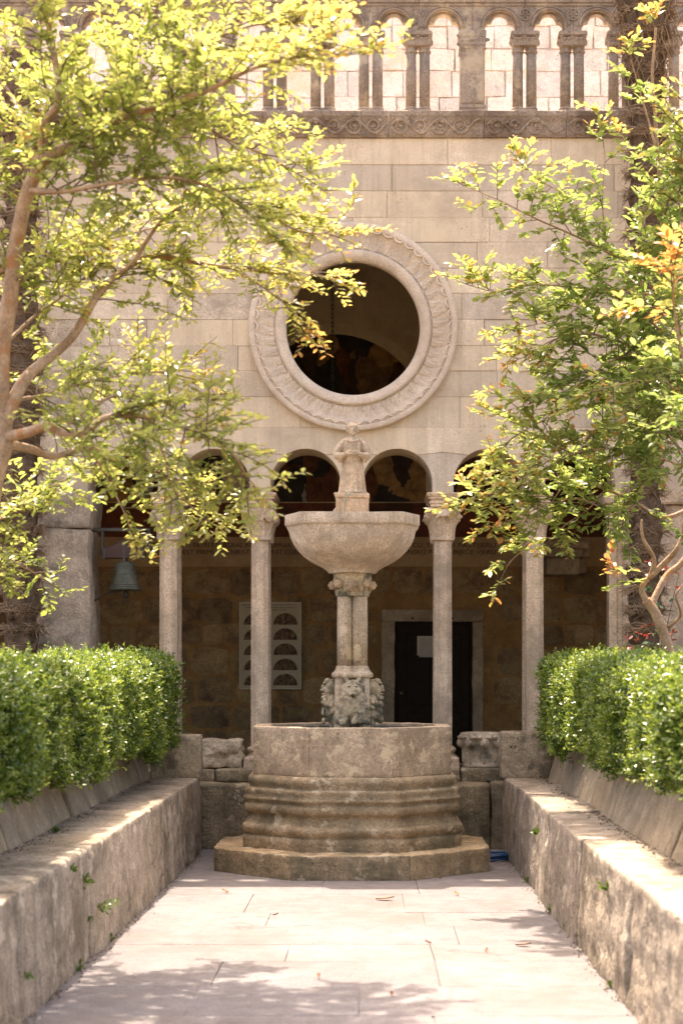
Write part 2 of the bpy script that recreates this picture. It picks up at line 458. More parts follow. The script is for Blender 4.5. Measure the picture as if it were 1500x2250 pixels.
def fresco_mat():
    t = NT('fresco')
    d = t.noise(t.pos(), 2.2, 4)
    v = t.new('ShaderNodeVectorMath', operation='ADD')
    sc = t.new('ShaderNodeVectorMath', operation='SCALE'); sc.inputs['Scale'].default_value = 1.1
    cmb = t.new('ShaderNodeCombineXYZ'); t.L(d, cmb.inputs[0]); t.L(t.noise(t.pos(off=(4,4,4)), 3, 3), cmb.inputs[2])
    t.L(cmb.outputs[0], sc.inputs[0]); t.L(t.pos((3.2, 1, 1.7)), v.inputs[0]); t.L(sc.outputs[0], v.inputs[1])
    cell = t.vor(v.outputs[0], 1.35, out=1)
    sep = t.new('ShaderNodeSeparateColor'); t.L(cell, sep.inputs[0])
    col = t.ramp(sep.outputs[0], [(0.0, (0.06,0.034,0.02)), (0.22, (0.14,0.05,0.02)), (0.36, (0.045,0.033,0.022)), (0.50, (0.32,0.17,0.055)), (0.64, (0.05,0.033,0.022)), (0.76, (0.28,0.25,0.19)), (0.86, (0.09,0.05,0.027)), (0.93, (0.2,0.105,0.04))], 'CONSTANT')
    col = t.mix(0.8, col, t.ramp(t.noise(t.pos(), 11, 8, 0.7), [(0.3, 0.25), (0.7, 1.5)]), 'MULTIPLY')
    return t.out(col, 0.8, 0.1)
M['fresco'] = fresco_mat()
def lunette_mat():
    t = NT('lunette')
    n = t.noise(t.pos((1, 1, .7)), 30, 6, 0.7)
    return t.out(t.ramp(n, [(0.38, (0.05,0.03,0.018)), (0.5, (0.13,0.075,0.04)), (0.6, (0.2,0.12,0.06)), (0.68, (0.33,0.25,0.16))]), 0.7, 0.1)
M['lunette'] = lunette_mat()
M['leaf_l'] = leaf_mat('leaf_l', [(0.0, (0.055,0.10,0.016)), (0.4, (0.165,0.215,0.035)), (0.75, (0.29,0.29,0.06)), (0.92, (0.36,0.27,0.06)), (1.0, (0.42,0.22,0.06))],
                       trans=0.52, tstops=[(0.0, (0.14,0.22,0.03)), (0.4, (0.36,0.41,0.085)), (0.75, (0.56,0.52,0.15)), (0.92, (0.68,0.48,0.11)), (1.0, (0.7,0.36,0.1))])
M['leaf_r'] = leaf_mat('leaf_r', [(0.0, (0.05,0.10,0.018)), (0.5, (0.15,0.215,0.04)), (0.85, (0.26,0.29,0.07)), (0.95, (0.34,0.25,0.06)), (1.0, (0.42,0.2,0.06))],
                       trans=0.48, tstops=[(0.0, (0.11,0.20,0.03)), (0.5, (0.28,0.38,0.08)), (0.85, (0.48,0.51,0.15)), (0.95, (0.66,0.46,0.1)), (1.0, (0.7,0.32,0.09))])
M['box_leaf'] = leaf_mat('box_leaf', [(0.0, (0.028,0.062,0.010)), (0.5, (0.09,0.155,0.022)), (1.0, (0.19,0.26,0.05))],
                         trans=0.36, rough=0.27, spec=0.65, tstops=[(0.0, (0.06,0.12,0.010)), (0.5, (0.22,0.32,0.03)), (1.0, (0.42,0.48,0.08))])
M['weed'] = leaf_mat('weed', [(0.0, (0.06,0.12,0.02)), (1.0, (0.16,0.22,0.04))], trans=0.4)
M['rose_leaf'] = leaf_mat('rose_leaf', [(0.0, (0.02,0.06,0.03)), (0.8, (0.05,0.11,0.03)), (1.0, (0.35,0.03,0.02))], trans=0.3)
M['litter'] = plain('litter', (0.13,0.09,0.055), 0.9, 0.1, var=0.5, scale=20)
M['dry_leaf'] = plain('dry_leaf', (0.24,0.11,0.045), 0.8, var=0.3)

# ------------------------------------------------------------------ ground and walkway
YF = 14.80            # front plane of the facade
def lerp(a, b, t): return a + (b-a)*t
def left_face(Y): return lerp(-1.44, -1.37, (Y-7.3)/6.98)
def right_face(Y): return lerp(1.125, 1.073, (Y-7.3)/6.98)
def seat_z(Y): return lerp(0.545, 0.60, (Y-6.5)/7.78)

g = box('ground', -400, 400, -400, 400, -1.0, -0.035, M['ground']); tag(g, kind='structure')
walk = prism('walkway', [(-1.9, -8), (1.6, -8), (1.5, 14.6), (-1.8, 14.6)], -0.009, -0.034, M['flag'], axis='Z')
tag(walk, kind='structure')
yy = -2.0
row = 0
rs = random.Random(5)
while yy < 14.45:
    dep = rs.uniform(0.5, 0.95)
    y1 = min(yy + dep, 14.45)
    if 14.45 - y1 < 0.3: y1 = 14.45
    xs = [left_face(yy) - 0.05]
    xr = right_face(yy) + 0.05
    while xs[-1] < xr:
        nx = xs[-1] + rs.uniform(0.55, 1.2)
        if xr - nx < 0.4: nx = xr
        xs.append(nx)
    for a, b in zip(xs, xs[1:]):
        j = lambda: rs.uniform(-0.012, 0.012)
        t = 0.0012
        pts = [(a+t+j()*.4, yy+t), (b-t+j()*.4, yy+t), (b-t+j()*.4, y1-t), (a+t+j()*.4, y1-t)]
        prism('flagstone', pts, rs.uniform(-0.002, 0.001), -0.010, M['flag'], walk, bevel=0.0018, axis='Z')
    yy = y1; row += 1

# ------------------------------------------------------------------ benches
def bench(side):
    s = -1 if side == 'left' else 1
    face = left_face if side == 'left' else right_face
    dep = 0.375 if side == 'left' else 0.31
    lab = 'long weathered stone bench along the left of the walkway, in hedge shade' if s < 0 else 'long weathered stone bench along the right of the walkway, its seat sunlit'
    root = thing('stone_bench', lab, 'bench', (face(9)+s*0.2, 9, 0), 'stone benches along the walkway')
    r_ = random.Random(3 if s < 0 else 4)
    y = 2.0
    k = 0
    while y < 14.2:
        y1 = y + r_.uniform(1.5, 2.4)
        if 14.28 - y1 < 0.9: y1 = 14.28
        off = r_.uniform(-0.008, 0.008); dz = r_.uniform(-0.006, 0.006)
        def fn(p, off=off, dz=dz):
            Y = p.y
            z = p.z * (seat_z(Y)+dz) if p.z > 0 else p.z
            batter = 0.035*(1-p.z) if p.x < 0.2 else 0.0
            # p.x measured away from the walkway
            return Vector((face(Y) + s*(p.x + off) - s*batter*0.6, Y, z))
        rough_box('bench_block', 0.0, dep + 0.12, y+0.001, y1-0.001, -0.03, 1.0, M['bench'], root, step=0.04, rnd=0.022, amp=0.011, seed=k+(0 if s < 0 else 40), fn=fn, nscale=5)
        y = y1; k += 1
    # leaning back slabs
    y = 3.5
    k = 0
    while y < 14.1:
        w = r_.uniform(0.34, 0.62) if s < 0 else r_.uniform(0.7, 1.35)
        y1 = min(y + w, 14.16)
        if 14.16 - y1 < 0.25: y1 = 14.16
        tilt = r_.uniform(0.1, 0.14); h = r_.uniform(0.30, 0.35); off = r_.uniform(-0.012, 0.012)
        def fn2(p, tilt=tilt, h=h, off=off):
            Y = p.y
            return Vector((face(Y) + s*(dep + off + p.x + tilt*p.z), Y, seat_z(Y) - 0.03 + p.z*(h+0.03)))
        rough_box('back_slab', 0.0, 0.055, y+0.004, y1-0.004, 0.0, 1.0, M['slab'], root, step=0.09, rnd=0.012, amp=0.005, seed=k+70, fn=fn2)
        y = y1; k += 1
    # raised bed behind
    X0 = face(9) + s*(dep + 0.2)
    bed = box('garden_bed', min(X0, s*9), max(X0, s*9), -3, 14.42, -0.03, 0.80, M['soil'])
    tag(bed, kind='structure')
    return root
bench('left'); bench('right')

# upright end stones of the benches
o = rough_box('end_block', WX(331, 14.1), WX(440, 14.1), 14.10, 14.33, 0.595, WZ(1616, 14.1), M['rough_stone'], None, step=0.03, rnd=0.018, amp=0.008, seed=5)
tag(o, 'pitted upright stone block closing the far end of the left bench', 'stone block', 'end stones of the benches')
o = rough_box('end_block', WX(1101, 14.1), WX(1212, 14.1), 14.10, 14.33, 0.595, WZ(1609, 14.1), M['rough_stone'], None, step=0.03, rnd=0.018, amp=0.008, seed=9)
tag(o, 'upright stone block with a black stain closing the right bench end', 'stone block', 'end stones of the benches')
bm = bmesh.new()
for k in range(9):
    a = random.uniform(0, 6.28)
    c = P(1128 + random.uniform(-7, 7), 1643 + random.uniform(-13, 13), 14.098)
    sphere(bm, (c.x, c.y, c.z), 0.011, random.uniform(.6,1.5), 0.35, random.uniform(.6,1.6), 8, 5)
finish(bm, 'stain_crust', M['letter'], o, True)

# ------------------------------------------------------------------ low wall under the arcade
lw = thing('parapet_wall', 'dark weathered low stone wall carrying the arcade columns', 'low wall', (0, 14.9, 0))
x = -6.0; k = 0
while x < 6:
    x1 = x + random.uniform(0.8, 1.5)
    rough_box('wall_block', x+.002, x1-.002, 14.46, 15.3, -0.03, 0.54 + random.uniform(-.01, .01), M['low_wall'], lw, step=0.07, rnd=0.03, amp=0.014, seed=k+20)
    x = x1; k += 1
x = -6.0
while x < 6:
    x1 = x + random.uniform(0.6, 1.2)
    rough_box('step_slab', x+.002, x1-.002, 14.68 + random.uniform(-.03, .03), 15.42, 0.53, 0.645 + random.uniform(-.008, .008), M['low_wall'], lw, step=0.07, rnd=0.02, amp=0.01, seed=k+20)
    x = x1; k += 1

# ------------------------------------------------------------------ cloister facade
fac = thing('cloister_facade', 'tall pale limestone cloister facade with round window above slender arcade', 'facade', (0, 15.0, 0.6))
SCL = YF / F
PER = 200.7 * SCL
CX = WX(772, YF)
RAD = 77.3 * SCL
ZS = 2.94
ZCEN = WZ(986, YF) - RAD
ZPK = ZCEN + RAD*0.90
ZTOP = WZ(940, YF)
YB = YF + 0.46
groups = []
c_main = [CX + (i+0.5)*PER for i in range(-3, 3)]
left_edge = WX(102, YF)
c_left = [left_edge - (i+0.5)*PER for i in range(3)][::-1]
right_edge = WX(1490, YF)
c_right = [right_edge + (i+0.5)*PER for i in range(3)]
arches = c_left + c_main + c_right
col_x = [c_left[0]-PER/2 + PER*k for k in (1, 2)] + [CX + i*PER for i in range(-2, 3)] + [right_edge + PER, right_edge + 2*PER]
def arc(c, a0, a1, n=10):
    return [(c + RAD*math.cos(R(a0 + (a1-a0)*k/n)), ZCEN + RAD*math.sin(R(a0 + (a1-a0)*k/n))) for k in range(n+1)]
XL, XR = arches[0]-RAD-0.9, arches[-1]+RAD+0.9
peaks = []
for i in range(len(arches)+1):
    if i == 0:
        b = arches[0]
        pts = [(XL, ZS), (b-RAD, ZS)] + arc(b, 180, 125) + [(b-RAD-.06, ZPK), (XL, ZPK)]; pk = (XL, b-RAD-.06)
    elif i == len(arches):
        a = arches[-1]
        pts = [(a+RAD, ZS), (XR, ZS), (XR, ZPK), (a+RAD+.06, ZPK)] + arc(a, 55, 0); pk = (a+RAD+.06, XR)
    else:
        a, b = arches[i-1], arches[i]
        wide = (b - a) > PER*1.2
        m = (a+b)/2
        top = [(b-RAD-.06, ZPK), (a+RAD+.06, ZPK)] if wide else [(m+.012, ZPK), (m-.012, ZPK)]
        pts = [(a+RAD, ZS), (b-RAD, ZS)] + arc(b, 180, 125) + top + arc(a, 55, 0)
        pk = (a+RAD+.06, b-RAD-.06) if wide else (m-.012, m+.012)
    peaks.append(pk)
    prism('springer_stone', pts, YF + random.uniform(-.003, .003), YB, M['ashlar'], fac, bevel=0.003)
for i, a in enumerate(arches):
    l = peaks[i]; r = peaks[i+1]
    pts = [((l[0]+l[1])/2, ZPK), (l[1], ZPK)] if l[1]-l[0] > 0.001 else [(l[1], ZPK)]
    pts = pts + arc(a, 125, 55) + [(r[0], ZPK), ((r[0]+r[1])/2, ZPK), ((r[0]+r[1])/2, ZTOP), ((l[0]+l[1])/2, ZTOP)]
    prism('arch_stone', pts, YF + random.uniform(-.003, .003), YB, M['ashlar'], fac, bevel=0.003)

OX, OZ = WX(775.5, YF), WZ(720, YF)
def rect_minus_disc(x0, x1, z0, z1, Rr):
    cs = [(x0,z0),(x1,z0),(x1,z1),(x0,z1)]
    pts = []
    for i in range(4):
        a, b = cs[i], cs[(i+1) % 4]
        for k in range(60):
            t = k/60; pts.append(((a[0]+(b[0]-a[0])*t, a[1]+(b[1]-a[1])*t), k == 0))
    ins = [math.hypot(p[0]-OX, p[1]-OZ) < Rr for p, _ in pts]
    if not any(ins): return cs
    if all(ins): return None
    n = len(pts)
    st = next(i for i in range(n) if not ins[i] and ins[i-1])
    run = []
    i = st
    while not ins[i % n]:
        run.append(pts[i % n]); i += 1
        if i - st >= n: break
    out = [run[0][0]] + [p for p, c in run[1:-1] if c] + [run[-1][0]]
    A, B = out[-1], out[0]
    ta = math.atan2(A[1]-OZ, A[0]-OX); tb = math.atan2(B[1]-OZ, B[0]-OX)
    d = (tb-ta+math.pi) % (2*math.pi) - math.pi
    for k in range(1, 14):
        th = ta + d*k/14
        out.append((OX + Rr*math.cos(th), OZ + Rr*math.sin(th)))
    return out
rows = [303, 362, 420, 478, 532, 590, 645, 702, 760, 815, 872, 940]
bx0, bx1 = WX(-260, YF), WX(1760, YF)
fr = random.Random(21)
for ra, rb in zip(rows, rows[1:]):
    z1, z0 = WZ(ra, YF) , WZ(rb, YF)
    js = [bx0 + fr.uniform(0, .4)]
    while js[-1] < bx1: js.append(js[-1] + (fr.uniform(0.25, 0.6) if fr.random() < .35 else fr.uniform(0.55, 1.15)))
    if z1 > OZ-0.81 and z0 < OZ+0.81:
        js = sorted([j for j in js if abs(j-OX) > 0.35] + [OX])
    js = [XL] + js[:-1] + [XR]
    for a, b in zip(js, js[1:]):
        pts = rect_minus_disc(a+.0008, b-.0008, z0+.0006, z1-.0006, 0.80)
        if pts:
            worn = (rb > 700 and (a+b)/2 < WX(575, YF) and fr.random() < 0.6)
            prism('ashlar_block', pts, YF + fr.uniform(-.005, .005), YF + 0.1, M['ashlar_worn'] if worn else M['ashlar'], fac, bevel=fr.choice((0.0025, 0.004, 0.006)))
# wall body behind the blocks, open at the round window
for sgn in (-1, 1):
    xe = XL if sgn < 0 else XR
    zt = WZ(303, YF)
    pts = [(OX, ZTOP), (OX, OZ-0.78)] + [(OX + sgn*0.78*math.sin(R(k*10)), OZ - 0.78*math.cos(R(k*10))) for k in range(1, 18)] + [(OX, OZ+0.78), (OX, zt), (xe, zt), (xe, ZTOP)]
    prism('wall_body', pts, YF + 0.10, YB, M['joint'], fac)

# round window surround
prof = [(0.80,-0.11),(0.562,-0.11),(0.556,-0.06),(0.558,-0.02),(0.566,0.0),(0.60,0.018),(0.628,0.026),(0.645,0.022),(0.650,0.004),(0.66,-0.004),(0.70,-0.002),(0.755,0.014),(0.79,0.03),(0.805,0.034),(0.812,0.05),(0.83,0.058),(0.858,0.058),(0.868,0.05),(0.870,-0.02)]
def ring_y(bm, prof, seg=120, cx=OX, cz=OZ, yf=YF):
    rings = []
    for r, d in prof:
        rings.append([bm.verts.new((cx + r*math.cos(2*math.pi*i/seg), yf - d, cz + r*math.sin(2*math.pi*i/seg))) for i in range(seg)])
    for a, b in zip(rings, rings[1:]):
        for i in range(seg): bm.faces.new((a[i], a[(i+1) % seg], b[(i+1) % seg], b[i]))
bm = bmesh.new(); ring_y(bm, prof)
ocu = finish(bm, 'round_window', M['oculus'], fac, True)
ocu['label'] = 'round window with a ring of carved acanthus leaves'
# carved leaf: u tangential, v radial, w towards the viewer
def leaf_relief():
    bm = bmesh.new()
    NU, NV = 8, 10
    g = []
    for j in range(NV+1):
        v = j/NV
        wd = 0.036*(1.0 - 0.5*v + 0.35*math.sin(v*math.pi*3.0)**2*(1-v*0.3))
        if v > 0.9: wd *= 0.75
        rowv = []
        for i in range(NU+1):
            u = (i/NU)*2-1
            rr = 0.660 + 0.145*v
            w = 0.004 + 0.030*v*v + 0.020*(1-abs(u)**1.3) + (0.013*math.cos(u*9.5 + v*2) if v < .85 else 0)
            w += 0.02*max(0, v-0.75)/0.25
            if abs(u) > 0.99: w = -0.004 + 0.014*v
            rowv.append(bm.verts.new((u*wd*(0.72+0.3*v) + 0.006*math.sin(v*4.5), -w, rr)))
        g.append(rowv)
    for j in range(NV):
        for i in range(NU): bm.faces.new((g[j][i], g[j][i+1], g[j+1][i+1], g[j+1][i]))
    # curled tip closes back to the ring
    tip = [bm.verts.new((v.co.x, v.co.y + 0.03, v.co.z - 0.006)) for v in g[-1]]
    for i in range(NU): bm.faces.new((g[-1][i], g[-1][i+1], tip[i+1], tip[i]))
    me = bpy.data.meshes.new('carved_leaf'); bmesh.ops.recalc_face_normals(bm, faces=bm.faces[:]); bm.to_mesh(me); bm.free()
    me.polygons.foreach_set('use_smooth', [True]*len(me.polygons)); me.materials.append(M['oculus']); return me
lme = leaf_relief()
NL = 52
for k in range(NL):
    o = bpy.data.objects.new('carved_leaf', lme)
    link(o, ocu)
    o.location = (OX, YF, OZ)
    a = 2*math.pi*(k+0.5)/NL
    o.rotation_euler = (0, a + random.uniform(-.012, .012), 0)
    s = random.uniform(0.97, 1.02); o.scale = (random.uniform(1.1, 1.3), random.uniform(.42, .62), 1.0)
bm = bmesh.new()
for k in range(NL):
    a = 2*math.pi*k/NL
    c = Vector((OX + 0.808*math.sin(a), YF - 0.048, OZ + 0.808*math.cos(a)))
    pts = []
    for q in range(7):
        t = -1 + q/3
        rr = 0.822 - 0.030*(1-t*t)
        aa = a + t*math.pi/NL*0.95
        pts.append(Vector((OX + rr*math.sin(aa), YF - 0.05 - 0.008*(1-t*t), OZ + rr*math.cos(aa))))
    tube(bm, pts, [0.004,0.007,0.009,0.010,0.009,0.007,0.004], 6)
o = finish(bm, 'scalloped_rim', M['oculus'], ocu, True); o['kind'] = 'stuff'

# cornice stones with a carved vine scroll
def cornice_stone(x0, x1, k):
    zb, zt = WZ(303, YF), WZ(250, YF)
    H = zt - zb
    pr = [(0.0, zb-0.002), (0.025, zb-0.002), (0.038, zb+H*0.1), (0.043, zb+H*0.25), (0.055, zb+H*0.55), (0.078, zb+H*0.74), (0.082, zb+H*0.77), (0.087, zb+H*0.80), (0.09, zb+H*0.97), (0.085, zt), (-0.40, zt), (-0.40, zb-0.002)]
    bm = bmesh.new()
    n = max(2, int((x1-x0)/0.05))
    rings = []
    for i in range(n+1):
        X = x0 + 0.002 + (x1-x0-0.004)*i/n
        ring = []
        for d, z in pr:
            e = mnoise.fractal(Vector((X*5, d*5, z*5)), 1, 2, 3)*0.006 if d > 0 else 0
            ring.append(bm.verts.new((X, YF - d + e, z + (e*0.6 if d > 0.1 else 0))))
        rings.append(ring)
    m = len(pr)
    for a, b in zip(rings, rings[1:]):
        for i in range(m): bm.faces.new((a[i], b[i], b[(i+1) % m], a[(i+1) % m]))
    bm.faces.new(rings[0]); bm.faces.new(rings[-1][::-1])
    st = finish(bm, 'cornice_stone', M['cornice'], fac)
    bm = bmesh.new()
    zm = zb + H*0.42
    X = x0 + 0.10
    sg = 1
    def surf(z):  # depth of the carved band at height z
        t = (z - zb)/H
        return YF - (0.040 + 0.036*max(0, t-0.25)/0.5)
    stem = []
    xx = x0 + 0.02
    while xx < x1 - 0.02:
        zz_ = zm + 0.052*math.cos((xx - x0 - 0.10)/0.165*math.pi)
        stem.append(Vector((xx, surf(zz_) - 0.001, zz_))); xx += 0.02
    if len(stem) > 3: tube(bm, stem, 0.012, 6)
    while X < x1 - 0.09:
        pts = []
        for q in range(26):
            th = q/25*2*math.pi*1.55
            rr = 0.072*(1 - 0.78*q/25)
            xx = X + rr*math.cos(th + (math.pi if sg > 0 else 0)); zz = zm + sg*rr*0.95*math.sin(th + (math.pi if sg > 0 else 0))
            pts.append(Vector((xx, surf(zz) - 0.002, zz)))
        tube(bm, pts, [0.011 - 0.004*q/25 for q in range(26)], 6)
        for q in range(5):
            th = random.uniform(0, 6.28); rr = random.uniform(.03, .085)
            zz = max(zb+.02, min(zb+H*.7, zm + rr*math.sin(th)))
            sphere(bm, (X + rr*math.cos(th), surf(zz), zz), random.uniform(.012, .022), 1.2, 0.6, random.uniform(.6, 1.1), 8, 5)
        sphere(bm, (X, surf(zm)-.002, zm), 0.018, 1, .7, 1, 8, 6)
        X += 0.165; sg = -sg
    o = finish(bm, 'vine_carving', M['cornice'], st, True)
jj = [-900, -620, -380, -180, 60, 321, 578, 853, 1062, 1242, 1480, 1700, 1950, 2200]
for k, (a, b) in enumerate(zip(jj, jj[1:])):
    cornice_stone(max(XL, WX(a, YF)), min(XR, WX(b, YF)), k)

# ------------------------------------------------------------------ arcade columns
def capital_mesh(kind):
    bm = bmesh.new()
    H = 0.285
    lathe(bm, [(0.076,0),(0.094,0.004),(0.098,0.016),(0.092,0.028),(0.080,0.034),(0.080,0.10),(0.092,0.18),(0.118,0.25),(0.125,0.285)], seg=20)
    def leaf(ang, s0, s1, wid, out, curl):
        pts = []
        for q in range(21):
            t = q/20
            z = s0 + (s1-s0)*min(1, t*1.12)
            r = 0.078 + out*t**2.2
            if t > 0.85: z -= curl*(t-0.85)/0.15
            pts.append(Vector((r*math.cos(ang), r*math.sin(ang), z)))
        tw = [wid*(0.55+0.5*math.sin(math.pi*min(1, q/20*0.95+0.1))) for q in range(21)]
        tx = Vector((-math.sin(ang), math.cos(ang), 0)); rad = Vector((math.cos(ang), math.sin(ang), 0))
        for q in range(21):
            for u in (-1, -0.5, 0, 0.5, 1):
                sphere(bm, pts[q] + tx*u*tw[q] + rad*(0.013*(1-abs(u)) - 0.007*(abs(u) == 0.5)), 0.0105, 1, 1, 1.1, 6, 4)
    if kind == 'leaf':
        for k in range(4): leaf(math.pi/2*k, 0.03, 0.225, 0.038, 0.065, 0.02)
        for k in range(4): leaf(math.pi/4 + math.pi/2*k, 0.04, 0.275, 0.036, 0.105, 0.03)
        for k in range(4):   # palmette fan on each face
            a = math.pi/2*k
            rad = Vector((math.cos(a), math.sin(a), 0)); tx = Vector((-math.sin(a), math.cos(a), 0))
            for f in (-62, -32, 0, 32, 62):
                for q in range(5):
                    L = 0.02 + 0.068*q/4
                    c = rad*(0.128 - 0.012*abs(f)/60 + 0.008*math.sin(q/4*3.1)) + Vector((0,0,0.262)) + tx*L*math.sin(R(f))*1.15 - Vector((0,0,1))*L*math.cos(R(f))*0.95
                    sphere(bm, c, 0.010 + 0.008*math.sin(q/4*2.6), 1, 1, 1, 6, 4)
    else:
        for k in range(4): leaf(math.pi/2*k, 0.03, 0.17, 0.040, 0.03, 0.0)
        for k in range(4):
            a = math.pi/4 + math.pi/2*k
            for side in (-1, 1):
                # volute: spiral in a plane turned towards the face
                fa = a - side*math.pi/4
                nrm = Vector((math.cos(fa), math.sin(fa), 0)); tx = Vector((-math.sin(fa), math.cos(fa), 0))
                cen = nrm*0.105 + tx*side*0.092 + Vector((0, 0, 0.205))
                pts = []
                for q in range(28):
                    th = q/27*2*math.pi*1.9
                    rr = 0.048*(1 - 0.75*q/27)
                    pts.append(cen + tx*(-side)*rr*math.cos(th+1.9) + Vector((0,0,1))*rr*math.sin(th+1.9))
                tube(bm, pts, [0.014 - 0.004*q/27 for q in range(28)], 6)
                sphere(bm, cen - nrm*0.01, 0.036, 1, 1, 1, 8, 6)
                pts = [nrm*0.082 + tx*side*0.02 + Vector((0,0,.10)), nrm*0.10 + tx*side*0.03 + Vector((0,0,.19)), nrm*0.112 + tx*side*0.05 + Vector((0,0,.245)), nrm*0.108 + tx*side*0.09 + Vector((0,0,.256))]
                tube(bm, catmull(pts, 5), 0.013, 6)
    me = bpy.data.meshes.new('capital'); bm.to_mesh(me); bm.free(); me.materials.append(M['column'])
    return me
cap_me = {k: fuse(capital_mesh(k), 0.0045, 1) for k in ('leaf', 'volute')}
ZC0 = WZ(1190, 14.95); ZB = 0.645
bm = bmesh.new()
prf = [(0.0745, ZB+0.15), (0.0745, ZB+0.6), (0.073, ZB+1.2), (0.071, ZC0+0.005)]
lathe(bm, [(r/math.cos(math.pi/8), z) for r, z in prf], seg=8, phase=math.pi/8)
shaft_me = bpy.data.meshes.new('column'); bm.to_mesh(shaft_me); bm.free(); shaft_me.materials.append(M['column'])
bm = bmesh.new()
add_box(bm, -0.13, 0.13, -0.13, 0.13, ZB-0.005, ZB+0.05)
lathe(bm, [(0.125,ZB+0.045),(0.138,ZB+0.06),(0.135,ZB+0.082),(0.115,ZB+0.092),(0.098,ZB+0.105),(0.096,ZB+0.125),(0.108,ZB+0.135),(0.112,ZB+0.15),(0.102,ZB+0.165),(0.08,ZB+0.172)], seg=24)
for k in range(4):
    a = math.pi/4 + k*math.pi/2
    sphere(bm, (0.145*math.cos(a), 0.145*math.sin(a), ZB+0.06), 0.03, 1, 1, 1.1, 8, 6)
base_me = bpy.data.meshes.new('base'); bmesh.ops.recalc_face_normals(bm, faces=bm.faces[:]); bm.to_mesh(base_me); bm.free(); base_me.materials.append(M['column'])
bm = bmesh.new()
ZA = ZC0 + 0.28
for (w, a, b, dpt) in ((0.112, 0.0, 0.028, 0.30), (0.122, 0.026, 0.05, 0.31), (0.112, 0.049, 0.064, 0.30), (0.128, 0.063, 0.086, 0.315), (0.139, 0.085, 0.1, 0.325), (0.143, 0.099, ZS - ZA, 0.33)):
    v0 = len(bm.verts)
    add_box(bm, -w, w, -dpt+0.17, dpt+0.17, ZA+a, ZA+b)
ab_me = bpy.data.meshes.new('abacus'); bmesh.ops.bevel(bm, geom=bm.edges[:], offset=0.005, segments=2, affect='EDGES'); bm.to_mesh(ab_me); bm.free(); ab_me.materials.append(M['column'])
kinds = {0: 'volute', 1: 'leaf', 2: 'volute', 3: 'volute', 4: 'leaf', 5: 'leaf', 6: 'leaf', 7: 'volute', 8: 'leaf'}
YC = YF + 0.13
for i, X in enumerate(col_x):
    for row_, yo in ((0, 0.0), (1, 0.34)):
        sh = bpy.data.objects.new('column', shaft_me); link(sh, fac); sh.location = (X*YC/YF, YC+yo, 0)
        sh.rotation_euler = (0, 0, random.uniform(-.03, .03))
        cp = bpy.data.objects.new('capital', cap_me[kinds[i]]); link(cp, sh); cp.location = (0, 0, ZC0)
        cp.matrix_parent_inverse = Matrix()
        bs = bpy.data.objects.new('base', base_me); link(bs, sh); bs.matrix_parent_inverse = Matrix()
        if row_ == 0:
            ab = bpy.data.objects.new('abacus', ab_me); link(ab, sh); ab.matrix_parent_inverse = Matrix()
# piers between the arcades
pl0, pl1 = WX(79, 14.72), WX(196, 14.72)
pier = rough_box('pier', pl0, pl1, YF-0.06, YB+0.05, 0.6, ZS-0.30, M['pier'], fac, step=0.035, rnd=0.02, amp=0.016, seed=31, nscale=5)
pier['label'] = 'broad rough pier with worn patchy face left of the arcade'
def flare(p):
    t = (p.z - (ZS-0.30))/0.30
    k = 0.05*max(0, t)**1.5
    cx = (pl0+pl1)/2
    return Vector((p.x + (k if p.x > cx else -k*0.3), p.y - k*0.5, p.z))
rough_box('pier_cap', pl0-0.002, pl1+0.002, YF-0.065, YB+0.06, ZS-0.302, ZS, M['pier'], fac, step=0.035, rnd=0.02, amp=0.012, seed=33, fn=flare, nscale=5)
pr0, pr1 = WX(1336, YF), WX(1512, YF)
pr_ = rough_box('pier', pr0+0.05, pr1, YF-0.01, YB+0.05, 0.6, ZS-0.10, M['column'], fac, step=0.05, rnd=0.02, amp=0.007, seed=36)
pr_['label'] = 'pale stone pier behind the palm trunk at the right'
bm = bmesh.new()
for (xo, rr) in ((0.035, 0.034), (0.085, 0.022)):
    lathe(bm, [(rr, 0.6), (rr, ZS-0.10)], pr0+xo, YF-0.012, 14)
finish(bm, 'pier_roll', M['column'], pr_, False)
box('pier_cap', pr0-0.03, pr1+0.03, YF-0.06, YB+0.1, ZS-0.10, ZS+0.002, M['column'], fac, bevel=0.012, seg=2)

